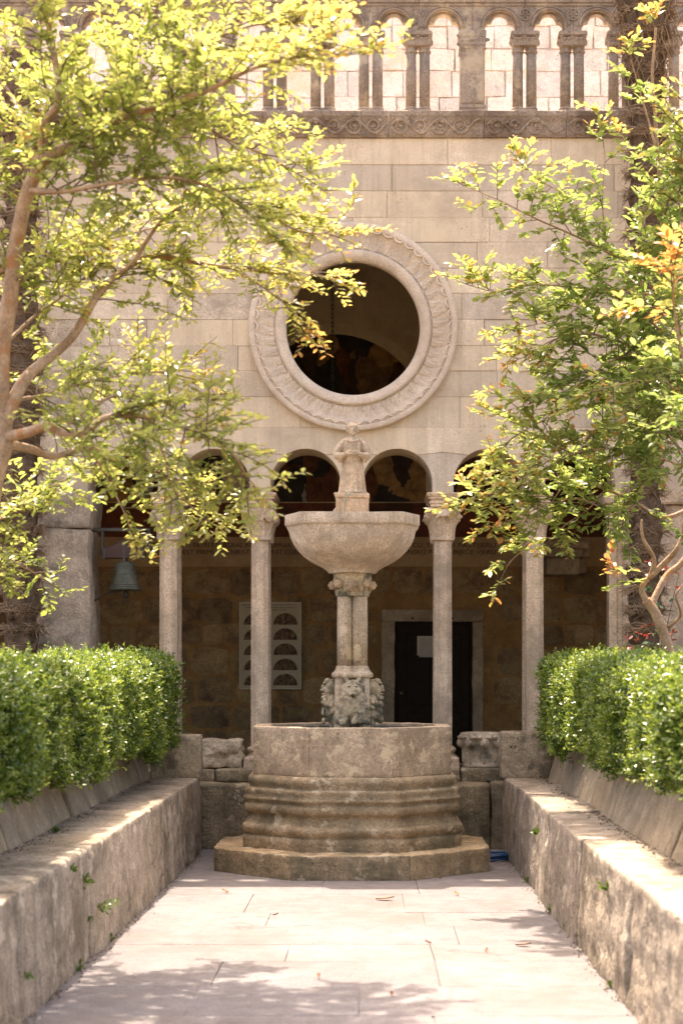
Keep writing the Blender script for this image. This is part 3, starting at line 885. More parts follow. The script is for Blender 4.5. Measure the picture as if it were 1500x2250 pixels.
# ------------------------------------------------------------------ upper gallery arcade
gal = thing('gallery_arcade', 'grey weathered gallery arcade of paired colonnettes and trefoil arches above the cornice', 'gallery', (0, YF+0.1, WZ(250, YF)))
GZ0 = WZ(250, YF) - 0.001
GC = WZ(68, YF)          # top of the capitals
GTOP = WZ(-62, YF)
gy0, gy1 = YF - 0.03, YF + 0.15
def colonnette_meshes():
    hb = WZ(232, YF) - GZ0
    zc = WZ(110, YF) - GZ0; zt = GC - GZ0
    bm = bmesh.new()
    lathe(bm, [(0.044, hb-0.01), (0.0435, hb+0.3), (0.042, zc+0.01)], seg=16)
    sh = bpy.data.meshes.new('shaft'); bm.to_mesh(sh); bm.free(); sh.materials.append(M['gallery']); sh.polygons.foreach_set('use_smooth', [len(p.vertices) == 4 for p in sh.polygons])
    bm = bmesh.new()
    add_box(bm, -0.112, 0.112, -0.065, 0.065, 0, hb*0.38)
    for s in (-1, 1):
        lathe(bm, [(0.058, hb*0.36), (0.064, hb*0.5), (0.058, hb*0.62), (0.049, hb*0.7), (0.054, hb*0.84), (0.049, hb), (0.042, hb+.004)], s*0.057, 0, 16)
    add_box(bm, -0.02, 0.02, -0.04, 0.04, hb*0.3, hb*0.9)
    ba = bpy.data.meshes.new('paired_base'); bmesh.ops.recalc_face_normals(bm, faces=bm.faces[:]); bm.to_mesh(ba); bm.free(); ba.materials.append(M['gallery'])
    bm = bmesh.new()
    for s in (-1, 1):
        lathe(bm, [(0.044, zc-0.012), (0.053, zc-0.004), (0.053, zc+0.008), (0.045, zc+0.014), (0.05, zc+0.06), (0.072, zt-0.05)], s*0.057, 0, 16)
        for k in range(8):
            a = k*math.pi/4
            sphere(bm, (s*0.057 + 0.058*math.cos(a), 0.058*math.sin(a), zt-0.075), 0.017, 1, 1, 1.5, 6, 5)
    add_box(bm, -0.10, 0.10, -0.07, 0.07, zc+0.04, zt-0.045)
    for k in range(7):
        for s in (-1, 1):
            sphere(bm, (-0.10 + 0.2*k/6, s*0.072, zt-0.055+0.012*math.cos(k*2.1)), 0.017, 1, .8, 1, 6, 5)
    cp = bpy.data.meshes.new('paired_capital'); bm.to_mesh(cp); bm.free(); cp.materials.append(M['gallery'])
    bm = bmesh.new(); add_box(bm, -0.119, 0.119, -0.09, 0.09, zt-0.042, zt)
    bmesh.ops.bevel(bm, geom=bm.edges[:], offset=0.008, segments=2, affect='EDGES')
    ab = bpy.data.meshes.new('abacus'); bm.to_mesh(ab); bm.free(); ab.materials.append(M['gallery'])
    return sh, ba, cp, ab
shm, bam, cpm, abm = colonnette_meshes()
cpm = fuse(cpm, 0.006, 1)
gyc = (gy0+gy1)/2 + 0.01
supports = []
for g0 in (-605, -59, 487, 1037, 1587, 2137):
    supports.append((g0, 'pier'))
    for d in (116, 221, 327, 431):
        supports.append((g0+d, 'pair'))
supports = [s for s in supports if -420 < s[0] < 1950]
for px, kd in supports:
    X = WX(px, YF)
    if kd == 'pair':
        cp = bpy.data.objects.new('capital', cpm); link(cp, gal); cp.location = (X, gyc, GZ0)
        ab = bpy.data.objects.new('abacus', abm); link(ab, cp); ab.matrix_parent_inverse = Matrix()
        for s in (-1, 1):
            sh = bpy.data.objects.new('shaft', shm); link(sh, gal); sh.location = (X + s*0.057, gyc, GZ0)
        ba = bpy.data.objects.new('base', bam); link(ba, gal); ba.location = (X, gyc, GZ0)
    else:
        w = 0.104
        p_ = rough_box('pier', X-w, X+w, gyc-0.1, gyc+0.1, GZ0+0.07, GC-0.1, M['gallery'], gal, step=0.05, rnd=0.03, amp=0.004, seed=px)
        bm = bmesh.new()
        add_box(bm, X-w-.012, X+w+.012, gyc-.112, gyc+.112, GZ0, GZ0+.035)
        add_box(bm, X-w-.006, X+w+.006, gyc-.106, gyc+.106, GZ0+.034, GZ0+.075)
        bmesh.ops.bevel(bm, geom=bm.edges[:], offset=0.008, segments=2, affect='EDGES')
        finish(bm, 'base', M['gallery'], p_)
        bm = bmesh.new()
        zt = GC
        add_box(bm, X-w, X+w, gyc-.1, gyc+.1, zt-.145, zt-.03)
        for k in range(6):
            a = X - w + 2*w*k/5
            for q in range(3):
                sphere(bm, (a + (0.02 if q % 2 else -0.01), gyc-.102, zt-.12+.035*q), 0.018, 1.3, .9, 0.9, 7, 5)
        add_box(bm, X-w-.012, X+w+.012, gyc-.112, gyc+.112, zt-.035, zt-.001)
        add_box(bm, X-w-.006, X+w+.006, gyc-.106, gyc+.106, zt-.16, zt-.14)
        remesh(finish(bm, 'capital', M['gallery'], p_), 0.008, 1)
# trefoil arches
def arch_bay(xa, xb, hw_a, hw_b, k, rose):
    """one stone: arch between two supports, from mid-support to mid-support"""
    x0, x1 = xa + hw_a, xb - hw_b
    c = (x0+x1)/2; w = (x1-x0)/2
    apex = WZ(27, YF)
    h = apex - GC
    a = w*0.56
    def zf(x):
        u = abs(x - c)
        best = GC
        if u < a: best = max(best, apex - a + math.sqrt(max(0, a*a-u*u)))
        cl = w - w*0.40
        rl = w*0.40
        v = (u-cl)/rl
        if abs(v) < 1: best = max(best, GC + h*0.18 + (h*0.42)*math.sqrt(1-v*v))
        elif u <= w: best = max(best, GC + h*0.18)
        return best
    N = 36
    xs = [x0 + (x1-x0)*i/N for i in range(N+1)]
    pts = [(xa, GC)] + [(x0, GC)] + [(x, zf(x)) for x in xs] + [(x1, GC), (xb, GC), (xb, GTOP), (xa, GTOP)]
    # inner trefoil layer (set back) and the outer round order in front
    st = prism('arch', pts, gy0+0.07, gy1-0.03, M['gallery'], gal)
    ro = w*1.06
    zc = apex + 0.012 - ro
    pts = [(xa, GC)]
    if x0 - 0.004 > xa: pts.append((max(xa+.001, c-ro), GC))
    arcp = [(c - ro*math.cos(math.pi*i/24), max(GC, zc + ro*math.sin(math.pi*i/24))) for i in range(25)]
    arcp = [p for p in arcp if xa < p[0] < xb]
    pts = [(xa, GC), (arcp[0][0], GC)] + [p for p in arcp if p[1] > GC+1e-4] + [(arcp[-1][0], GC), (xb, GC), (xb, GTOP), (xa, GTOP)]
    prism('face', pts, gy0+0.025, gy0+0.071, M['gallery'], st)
    bm = bmesh.new()
    for rr, th in ((ro+0.012, 0.009), (ro+0.034, 0.007)):
        q = [Vector((c - rr*math.cos(math.pi*i/24), gy0+0.022, max(GC+.004, zc + rr*math.sin(math.pi*i/24)))) for i in range(25)]
        q = [p for p in q if xa-.01 < p.x < xb+.01]
        tube(bm, q, th, 6)
    finish(bm, 'archivolt', M['gallery'], st, True)
    return st
for k in range(len(supports)-1):
    (pa, ka), (pb, kb) = supports[k], supports[k+1]
    arch_bay(WX(pa, YF)+.001, WX(pb, YF)-.001, 0.104 if ka == 'pier' else 0.075, 0.104 if kb == 'pier' else 0.075, k, None)
for px, kd in supports:
    if kd == 'pier': continue
    X = WX(px, YF); zc = WZ(33, YF)
    bm = bmesh.new()
    if px > 1037:
        ringp = [Vector((X + 0.046*math.cos(i*math.pi/12), gy0+0.018, zc + 0.046*math.sin(i*math.pi/12))) for i in range(25)]
        tube(bm, ringp, 0.007, 6, cap=False)
        for i in range(6):
            a = i*math.pi/3
            for t in range(5):
                rr = 0.008 + 0.032*t/4
                sphere(bm, (X + rr*math.cos(a), gy0+0.02, zc + rr*math.sin(a)), 0.004+0.005*math.sin(t/4*3.14), 1, 1, 1, 6, 4)
        finish(bm, 'rosette', M['gallery'], gal, True)
    else:
        for i in range(12):
            sphere(bm, (X + random.uniform(-.03, .03)*(1 + i/14), gy0+0.024, GC + 0.03 + 0.014*i), random.uniform(.008, .016), 0.8, .8, 1.4, 6, 4)
        finish(bm, 'leaf_carving', M['gallery'], gal, True)
for i in range(9):
    xa = WX(-420 + i*262 + 30*(i % 2), YF); xb = WX(-420 + (i+1)*262 + 30*((i+1) % 2), YF)
    bm = bmesh.new()
    for (z0_, z1_, d) in ((WZ(14, YF), WZ(8, YF), 0.012), (WZ(8, YF), WZ(-2, YF), 0.026), (WZ(-2, YF), WZ(-70, YF), 0.05)):
        add_box(bm, xa+.002, xb-.002, gy0+0.025-d, gy1+d*0.2, z0_, z1_)
    bmesh.ops.bevel(bm, geom=bm.edges[:], offset=0.004, segments=1, affect='EDGES')
    finish(bm, 'entablature_stone', M['gallery'], gal)

# ------------------------------------------------------------------ terrace behind the gallery and the corridor
YW = 18.5
o = box('terrace_floor', XL, XR, YF+0.30, YW+0.02, 5.86, 6.02, M['terrace_floor']); tag(o, kind='structure')
tw = thing('terrace_wall', 'sunny wall of large cream limestone blocks behind the gallery', 'wall', (0, YW, 6.0))
box('wall_body', XL, XR, YW+0.012, YW+0.6, 6.0, 9.3, M['terrace_joint'], tw)
z = 6.03; tr = random.Random(9)
while z < 9.2:
    h = tr.uniform(0.20, 0.29); x = WX(-150, YW) - tr.uniform(0, .4)
    while x < WX(1750, YW):
        w = tr.uniform(0.18, 0.52)
        t = 0.004
        j = lambda: tr.uniform(-.010, .010)
        pts = [(x+t+j(), z+t+j()), (x+w-t+j(), z+t+j()), (x+w-t+j(), z+h-t+j()), (x+t+j(), z+h-t+j())]
        prism('stone_block', pts, YW - tr.uniform(0, .018), YW+0.1, M['terrace_stone'], tw, bevel=0.005)
        x += w
    z += h
o = box('corridor_ceiling', XL, XR, YB-0.02, YW+0.05, 5.66, 5.855, M['vault']); tag(o, kind='structure')
o = box('corridor_floor', XL, XR, 15.42, YW+0.05, -0.034, 0.25, M['ground']); tag(o, kind='structure')
for sgn, X in ((-1, XL), (1, XR)):
    o = box('light_stop_wall', X-0.3, X, YF+.02, YW+0.5, 0, 6.1, M['plaster']); tag(o, 'unseen plaster wall added to keep the %s end of the corridor dark' % ('left' if sgn < 0 else 'right'), 'wall')  # unseen end walls, added to keep daylight out of the corridor

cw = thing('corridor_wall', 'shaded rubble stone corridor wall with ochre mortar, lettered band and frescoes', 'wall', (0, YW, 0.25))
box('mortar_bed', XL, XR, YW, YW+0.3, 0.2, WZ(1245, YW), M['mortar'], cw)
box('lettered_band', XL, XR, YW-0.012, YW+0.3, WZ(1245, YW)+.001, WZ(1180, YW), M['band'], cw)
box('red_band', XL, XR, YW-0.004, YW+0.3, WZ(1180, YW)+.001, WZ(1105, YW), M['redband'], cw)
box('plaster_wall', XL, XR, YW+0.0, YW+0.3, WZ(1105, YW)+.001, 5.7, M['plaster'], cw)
# door, frame and board areas stay free of rubble
dX0, dX1, dZ1 = WX(866, YW), WX(1037, YW), WZ(1366, YW)
bX0, bX1, bZ0, bZ1 = WX(528, YW), WX(661, YW), WZ(1513, YW), WZ(1325, YW)
stones = []
for k in range(8):
    bm = bmesh.new()
    q = random.Random(100+k)
    n = 14
    ring = []
    for i in range(n):
        a = 2*math.pi*i/n + 0.2
        # squarish outline
        cxx, sxx = math.cos(a), math.sin(a)
        f = 1/max(abs(cxx), abs(sxx))
        f = 0.5*(f*0.80 + 0.20*1.12)*q.uniform(0.93, 1.05)
        ring.append((cxx*f, sxx*f))
    lv = []
    for (s, d) in ((1.0, 0.0), (0.95, -0.6), (0.82, -1.0)):
        lv.append([bm.verts.new((x*s, d, z*s)) for x, z in ring])
    for a, b in zip(lv, lv[1:]):
        for i in range(n): bm.faces.new((a[i], a[(i+1) % n], b[(i+1) % n], b[i]))
    c = bm.verts.new((q.uniform(-.1, .1), -1.25, q.uniform(-.1, .1)))
    for i in range(n): bm.faces.new((lv[-1][i], lv[-1][(i+1) % n], c))
    bmesh.ops.recalc_face_normals(bm, faces=bm.faces[:])
    me = bpy.data.meshes.new('rubble_stone'); bm.to_mesh(me); bm.free(); me.materials.append(M['rubble'])
    me.polygons.foreach_set('use_smooth', [True]*len(me.polygons))
    stones.append(me)
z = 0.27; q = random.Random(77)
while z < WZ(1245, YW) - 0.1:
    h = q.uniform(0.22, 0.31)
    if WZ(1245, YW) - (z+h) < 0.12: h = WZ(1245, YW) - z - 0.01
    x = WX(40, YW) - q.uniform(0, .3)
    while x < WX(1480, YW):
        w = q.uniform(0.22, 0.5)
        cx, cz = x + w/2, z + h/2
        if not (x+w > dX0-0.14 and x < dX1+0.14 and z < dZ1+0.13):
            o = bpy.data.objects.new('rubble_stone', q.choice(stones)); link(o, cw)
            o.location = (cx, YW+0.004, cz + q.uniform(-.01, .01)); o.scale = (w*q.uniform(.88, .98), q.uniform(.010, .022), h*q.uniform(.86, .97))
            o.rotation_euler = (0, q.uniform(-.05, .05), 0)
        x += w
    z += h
# lettering on the band (only what can be read)
def letters(s, pxl, pyb, height, Y, wide=None):
    cu = bpy.data.curves.new('inscription', 'FONT'); cu.body = s; cu.size = 1.0; cu.extrude = 0.02
    tmp = bpy.data.objects.new('tmp', cu)
    me = bake_mesh(tmp)
    bpy.data.objects.remove(tmp)
    co = np.empty(len(me.vertices)*3); me.vertices.foreach_get('co', co); co = co.reshape(-1, 3)
    capz = 0.70
    s_ = height/capz
    wpx = co[:, 0].max() - co[:, 0].min()
    sx = (wide/wpx) if wide else s_
    x0 = WX(pxl, Y); z0 = WZ(pyb, Y)
    out = np.column_stack(((co[:, 0]-co[:, 0].min())*sx + x0, Y - 0.014 - co[:, 2]*0.08, co[:, 1]*s_ + z0))
    me.vertices.foreach_set('co', out.ravel()); me.update()
    me.materials.clear(); me.materials.append(M['letter'])
    o = bpy.data.objects.new('inscription', me); link(o, cw); return o
k_ = YW/F
for s, a, b, y in (('DAT O', 315, 357, 1203), ('IDEM PATRI ET NIGRAE IN', 389, 551, 1203), ('OMNIA', 594, 640, 1203),
                   ('IESU', 330, 354, 1218), ('DEST FIRMUM CHRISTI', 391, 553, 1218), ('M ET COEL', 592, 660, 1218),
                   ('CU, S', 906, 944, 1203), ('I PASTIJERU', 996, 1088, 1203), ('ANSKU P', 884, 948, 1218), ('BIJEĆE VJERU', 996, 1088, 1218)):
    letters(s, a, y, 10*k_, YW, (b-a)*k_)
# fresco lunettes
for k in range(-2, 3):
    cx = WX(735, YW) + k*2.12
    rl = 0.95; zs = WZ(935, YW)
    outl = [(cx-rl, WZ(1105, YW)+.01), (cx+rl, WZ(1105, YW)+.01)] + [(cx + rl*math.cos(R(a)), zs + rl*math.sin(R(a))) for a in range(0, 181, 9)]
    f = prism('fresco', outl, YW-0.012, YW+0.01, M['fresco'], cw)
    bm = bmesh.new()
    prev = None
    for a in range(0, 181, 6):
        v = [bm.verts.new((cx + rr*math.cos(R(a)), yy_, zs + rr*math.sin(R(a)))) for rr, yy_ in ((rl-.002, YW-.006), (rl, YW-.03), (rl+.11, YW-.03), (rl+.115, YW+.002))]
        if prev:
            for i in range(3): bm.faces.new((prev[i], v[i], v[i+1], prev[i+1]))
        prev = v
    finish(bm, 'painted_border', M['vault'], f)
# chain hanging behind the round window
bm = bmesh.new()
cp = P(730.5, 720, 16.9)
zc = 5.66
i = 0
while zc > WZ(905, 16.9):
    ringp = []
    for q_ in range(11):
        th = q_/10*2*math.pi
        a, b = 0.012*math.cos(th), 0.026*math.sin(th)
        ringp.append(Vector((cp.x + (a if i % 2 else 0), 16.9 + (0 if i % 2 else a), zc - 0.026 + b)))
    tube(bm, ringp, 0.005, 5, cap=False)
    zc -= 0.042; i += 1
o = finish(bm, 'chain', M['iron'], None, True)
tag(o, 'dark iron chain hanging behind the round window', 'chain')

# door
dr = thing('door', 'dark panelled wooden door in a stone frame behind the arcade', 'door', ((dX0+dX1)/2, YW, 0.25))
fy = YW - 0.05
rough_box('door_jamb', WX(838, YW), dX0, fy, YW+0.1, 0.24, dZ1, M['doorstone'], dr, step=0.05, rnd=0.012, amp=0.008, seed=51)
rough_box('door_jamb', dX1, WX(1060, YW), fy, YW+0.1, 0.24, dZ1, M['doorstone'], dr, step=0.05, rnd=0.012, amp=0.008, seed=52)
rough_box('lintel', WX(838, YW), WX(1061, YW), fy-.003, YW+0.1, dZ1+.001, WZ(1340, YW), M['doorstone'], dr, step=0.05, rnd=0.012, amp=0.006, seed=53)
bm = bmesh.new()
for px in (906, 993): sphere(bm, (WX(px, YW), fy-.005, WZ(1359, YW)), 0.012, 1, .5, 1, 8, 6)
finish(bm, 'bolt', M['letter'], dr, True)
box('door_recess', dX0, dX1, YW-0.004, YW+0.02, 0.25, dZ1, M['wood_dark'], dr)
dm = (dX0+dX1)/2
leaf_ = box('door_leaf', dX0+.035, dX1-.035, YW-0.03, YW-0.005, 0.26, dZ1-.035, M['wood_dark'], dr, bevel=.004)
for (za, zb_) in ((0.34, 1.02), (1.10, dZ1-0.13)):
    box('panel', dX0+.12, dm-.03, YW-0.045, YW-0.0305, za, zb_, M['wood_dark'], leaf_, bevel=.01)
    box('panel', dm+.03, dX1-.12, YW-0.045, YW-0.0305, za, zb_, M['wood_dark'], leaf_, bevel=.01)
bm = bmesh.new(); sphere(bm, (WX(881, YW), YW-0.06, WZ(1523, YW)), 0.014, 1, 1, 1, 10, 8); tube(bm, [(WX(881, YW), YW-0.06, WZ(1523, YW)), (WX(881, YW), YW-0.03, WZ(1523, YW))], 0.006, 8)
finish(bm, 'door_knob', M['brass'], leaf_, True)
nt = thing('notice', 'pale paper notice pinned to the dark door', 'notice', (WX(937, YW), YW-.05, WZ(1444, YW)))
box('backing_sheet', WX(916, YW), WX(972, YW), YW-0.052, YW-0.047, WZ(1440, YW), WZ(1398, YW), M['paper'], nt)
box('front_sheet', WX(920, YW), WX(968, YW), YW-0.058, YW-0.0535, WZ(1444, YW), WZ(1401, YW), M['paper2'], nt)

# information board with ten lunette pictures
ib = thing('information_board', 'cream board with two columns of small lunette pictures on the corridor wall', 'board', ((bX0+bX1)/2, YW-.03, bZ0))
box('panel', bX0, bX1, YW-0.06, YW-0.035, bZ0, bZ1, M['board'], ib, bevel=.003)
box('trim', bX0-.006, bX0+.004, YW-0.066, YW-0.03, bZ0-.006, bZ1+.006, M['paper'], ib)
box('trim', bX1-.004, bX1+.006, YW-0.066, YW-0.03, bZ0-.006, bZ1+.006, M['paper'], ib)
box('trim', bX0+.0045, bX1-.0045, YW-0.066, YW-0.03, bZ1-.003, bZ1+.006, M['paper'], ib)
box('trim', bX0+.0045, bX1-.0045, YW-0.066, YW-0.03, bZ0-.006, bZ0+.003, M['paper'], ib)
for c in (563, 627.5):
    for r_ in range(5):
        yb = 1373 + r_*33.2
        cx, zb_ = WX(c, YW), WZ(yb, YW)
        w = 26.5*k_; h = 25.5*k_
        outl = [(cx + w*math.cos(R(a)), zb_ + h*math.sin(R(a))) for a in range(0, 181, 12)]
        prism('lunette_picture', outl, YW-0.0645, YW-0.059, M['lunette'], ib)
for (a, b, y) in ((533, 648, 1329.5), (539, 650, 1335.5), (560, 632, 1340.5)):
    x = a
    while x < b:
        w = random.uniform(4, 11)
        box('print_line', WX(x, YW), WX(min(b, x+w), YW), YW-0.0622, YW-0.0598, WZ(y+1, YW), WZ(y-0.8, YW), M['print'], ib)
        x += w + 2
# corbel on the corridor wall at the right
cb = thing('wall_corbel', 'moulded stone corbel on the dark corridor wall at the right', 'corbel', (WX(1240, YW), YW, WZ(1270, YW)))
for (a, b, y0_, y1_, d) in ((1190, 1262, 1268, 1230, 0.42), (1185, 1268, 1230, 1212, 0.47), (1180, 1280, 1212, 1196, 0.52), (1262, 1283, 1262, 1228, 0.2), (1268, 1290, 1228, 1200, 0.26)):
    rough_box('moulding', WX(a, YW), WX(b, YW), YW-d, YW+0.02, WZ(y0_, YW)+.001, WZ(y1_, YW), M['doorstone'], cb, step=0.06, rnd=0.02, amp=0.004, seed=a)

# ------------------------------------------------------------------ bell
YBL = 15.0
bl = thing('hanging_bell', 'small green bronze bell hung from a wooden headstock beside the pier', 'bell', (WX(275, YBL), YBL, WZ(1298, YBL)))
bm = bmesh.new()
s_ = YBL/F
bc = WX(275, YBL)
bp = [(36,1297),(35,1293),(31,1284),(27.5,1272),(25,1258),(23,1246),(20,1239),(13,1234.5),(4,1233)]
lathe(bm, [(r*s_, WZ(y, YBL)) for r, y in bp], bc, YBL, 32)
for y in (1290, 1285, 1262, 1244):
    rr = np.interp(-y, [-b for _, b in bp], [a for a, _ in bp])*s_
    tube(bm, [Vector((bc + (rr+.001)*math.cos(i*math.pi/16), YBL + (rr+.001)*math.sin(i*math.pi/16), WZ(y, YBL))) for i in range(33)], 0.0035, 5, cap=False)
finish(bm, 'bell_body', M['bronze'], bl, True)
bm = bmesh.new()
tube(bm, [(bc, YBL, WZ(1250, YBL)), (bc+.005, YBL, WZ(1300, YBL)), (bc+.004, YBL, WZ(1316, YBL))], [0.008, .01, .012], 8)
sphere(bm, (bc+.008, YBL, WZ(1306, YBL)), 0.03, .9, .9, 1.1)
tube(bm, [(bc+.0, YBL, WZ(1310, YBL)), (bc-.012, YBL, WZ(1326, YBL))], [0.014, 0.009], 6)
finish(bm, 'clapper', M['iron'], bl, True)
prism('headstock', [(WX(228, YBL), WZ(1227, YBL)), (WX(320, YBL), WZ(1227, YBL)), (WX(320, YBL), WZ(1206, YBL)), (WX(290, YBL), WZ(1195, YBL)), (WX(280, YBL), WZ(1189, YBL)), (WX(268, YBL), WZ(1189, YBL)), (WX(256, YBL), WZ(1195, YBL)), (WX(228, YBL), WZ(1206, YBL))], YBL-.05, YBL+.05, M['wood_red'], bl, bevel=.005)
box('strap', WX(272, YBL), WX(278, YBL), YBL-.056, YBL+.056, WZ(1236, YBL), WZ(1187, YBL), M['iron'], bl)
box('strap', WX(229, YBL), WX(234, YBL), YBL-.055, YBL+.055, WZ(1229, YBL), WZ(1204, YBL), M['iron'], bl)
box('strap', WX(312, YBL), WX(317, YBL), YBL-.055, YBL+.055, WZ(1229, YBL), WZ(1204, YBL), M['iron'], bl)
box('bracket_bar', WX(192, YBL), WX(332, YBL), YBL-.018, YBL+.018, WZ(1168, YBL), WZ(1160, YBL), M['iron'], bl, bevel=.004)
box('bracket_arm', WX(222, YBL), WX(229, YBL), YBL-.015, YBL+.015, WZ(1218, YBL), WZ(1161, YBL), M['iron'], bl, bevel=.004)
box('bracket_arm', WX(324, YBL), WX(331, YBL), YBL-.015, YBL+.015, WZ(1218, YBL), WZ(1161, YBL), M['iron'], bl, bevel=.004)
bm = bmesh.new(); tube(bm, [(WX(195, YBL), YBL, WZ(1326, YBL)), (WX(222, YBL), YBL, WZ(1313, YBL)), (WX(236, YBL), YBL, WZ(1302, YBL)), (WX(268, YBL), YBL, WZ(1300, YBL))], 0.007, 6)
finish(bm, 'pull_rod', M['iron'], bl, True)

# ------------------------------------------------------------------ fountain
FX, FY = -0.14, 13.3
fo = thing('fountain', 'octagonal stone fountain with carved base and raised bowl in the walkway', 'fountain', (FX, FY, 0))
T8 = math.tan(math.pi/8)
def oct_loft(bm, prof, segs=14, amp=0.0, seed=0, cx=FX, cy=FY, sharp=False, nsc=5.0):
    so = Vector((seed, seed*2.1, seed*.7))
    rings = []
    for a, z in prof:
        ring = []
        for k in range(8):
            th = -math.pi/2 + k*math.pi/4
            n = Vector((math.cos(th), math.sin(th), 0)); t = Vector((-math.sin(th), math.cos(th), 0))
            for i in range(segs):
                u = -T8 + 2*T8*i/segs
                p = Vector((cx, cy, z)) + n*a + t*(u*a)
                if amp:
                    e = mnoise.fractal(p*nsc + so, 1.0, 2.0, 4)*amp
                    if i == 0: e -= amp*0.5
                    p = p + n*e + Vector((0, 0, mnoise.noise(p*3+so)*amp*0.5))
                ring.append(bm.verts.new(p))
        rings.append(ring)
    m = 8*segs
    for a, b in zip(rings, rings[1:]):
        for i in range(m): bm.faces.new((a[i], a[(i+1) % m], b[(i+1) % m], b[i]))
    return rings
# step: eight radial stones
def oct_stone(name, k, a_out, a_in, z0, z1, mat, parent, gap=0.002, amp=0.006, seed=0, rnd=0.015, ztop_fn=None):
    th = -math.pi/2 + k*math.pi/4
    n = Vector((math.cos(th), math.sin(th), 0)); t = Vector((-math.sin(th), math.cos(th), 0))
    def fn(p):
        # p.x in -1..1 across, p.y 0 outer .. 1 inner, p.z 0..1
        a = a_out + (a_in-a_out)*p.y
        w = a*T8 - gap
        return Vector((FX, FY, z0 + (z1-z0)*p.z)) + n*a + t*(p.x*w)
    L = 2*a_out*T8; D = a_out-a_in; H = z1-z0
    cxs, cys, czs = axis_coords(L, .03, rnd), axis_coords(D, .04, rnd), axis_coords(H, .03, rnd)
    nx, ny, nz = len(cxs)-1, len(cys)-1, len(czs)-1
    idx = {}; verts = []; faces = []
    so = Vector((seed*1.3+k*2.1, seed*.7, k*1.9))
    def vid(i, j, l):
        key = (i, j, l)
        if key in idx: return idx[key]
        X, Y, Z = cxs[i], cys[j], czs[l]
        q = (min(max(X, rnd), L-rnd), min(max(Y, rnd), D-rnd), min(max(Z, rnd), H-rnd))
        d = Vector((X-q[0], Y-q[1], Z-q[2]))
        pl = Vector((X, Y, Z))
        if d.length > 1e-9:
            d.normalize(); pl = Vector(q) + d*rnd
        e = mnoise.fractal(Vector((X, Y, Z))*7 + so, 1, 2, 4)*amp
        pl += d*e
        idx[key] = len(verts); verts.append(fn(Vector((pl.x/L*2-1, pl.y/D, pl.z/H))))
        return idx[key]
    nn = (nx, ny, nz)
    for a, b, c in ((0,1,2),(1,2,0),(0,2,1)):
        for side in (0, nn[c]):
            for i in range(nn[a]):
                for j in range(nn[b]):
                    qd = []
                    for (u, v) in ((i,j),(i+1,j),(i+1,j+1),(i,j+1)):
                        tt = [0,0,0]; tt[a] = u; tt[b] = v; tt[c] = side
                        qd.append(vid(*tt))
                    faces.append(qd)
    return from_data(name, verts, faces, mat, parent, True)
bm = bmesh.new()
rg = oct_loft(bm, [(0.99, -0.03), (0.985, 0.04)], 2)
bm.faces.new(rg[-1])
plinth = finish(bm, 'plinth', M['base_stone'], fo)
for k in range(8):
    oct_stone('plinth_stone', k, 1.0, 0.62, -0.03, 0.172, M['base_stone'], plinth, gap=0.001, amp=0.010, seed=3, rnd=0.012)
# moulded base
zf = lambda y: 1.45 - (y-1475)*0.003205
mp = [(0.80, 0.165), (0.802, zf(1858)), (0.80, zf(1847)), (0.782, zf(1844)), (0.79, zf(1841)), (0.806, zf(1834)), (0.806, zf(1826)), (0.792, zf(1820)), (0.772, zf(1818)), (0.768, zf(1812)), (0.758, zf(1806)), (0.75, zf(1799)), (0.752, zf(1795)), (0.778, zf(1793)), (0.786, zf(1788)), (0.788, zf(1780)), (0.778, zf(1774)), (0.77, zf(1772)), (0.772, zf(1768)), (0.788, zf(1765)), (0.79, zf(1760)), (0.772, zf(1757)), (0.776, zf(1750)), (0.782, zf(1743)), (0.764, zf(1739)), (0.748, zf(1737)), (0.752, zf(1732)), (0.764, zf(1726)), (0.764, zf(1718)), (0.752, zf(1712)), (0.73, zf(1709.5)), (0.60, zf(1709.5))]
bm = bmesh.new(); oct_loft(bm, mp, 16, amp=0.010, seed=8, nsc=7)
finish(bm, 'moulded_base', M['base_stone'], fo, True)
# basin of eight slabs
bm = bmesh.new(); rg = oct_loft(bm, [(0.60, 0.70), (0.60, 0.72)], 1); bm.faces.new(rg[-1]); 
basin = finish(bm, 'basin', M['basin_in'], fo)
for k in range(8):
    oct_stone('basin_slab', k, 0.724, 0.61, zf(1710), 1.048, M['fountain'], basin, gap=0.0012, amp=0.0035, seed=12, rnd=0.007)
bm = bmesh.new()
oct_loft(bm, [(0.607, 0.715), (0.607, 1.025)], 1)
finish(bm, 'basin_lining', M['basin_in'], basin)
bm = bmesh.new(); rg = oct_loft(bm, [(0.606, 0.86)], 1); bm.faces.new(rg[0])
finish(bm, 'water', M['water'], fo)
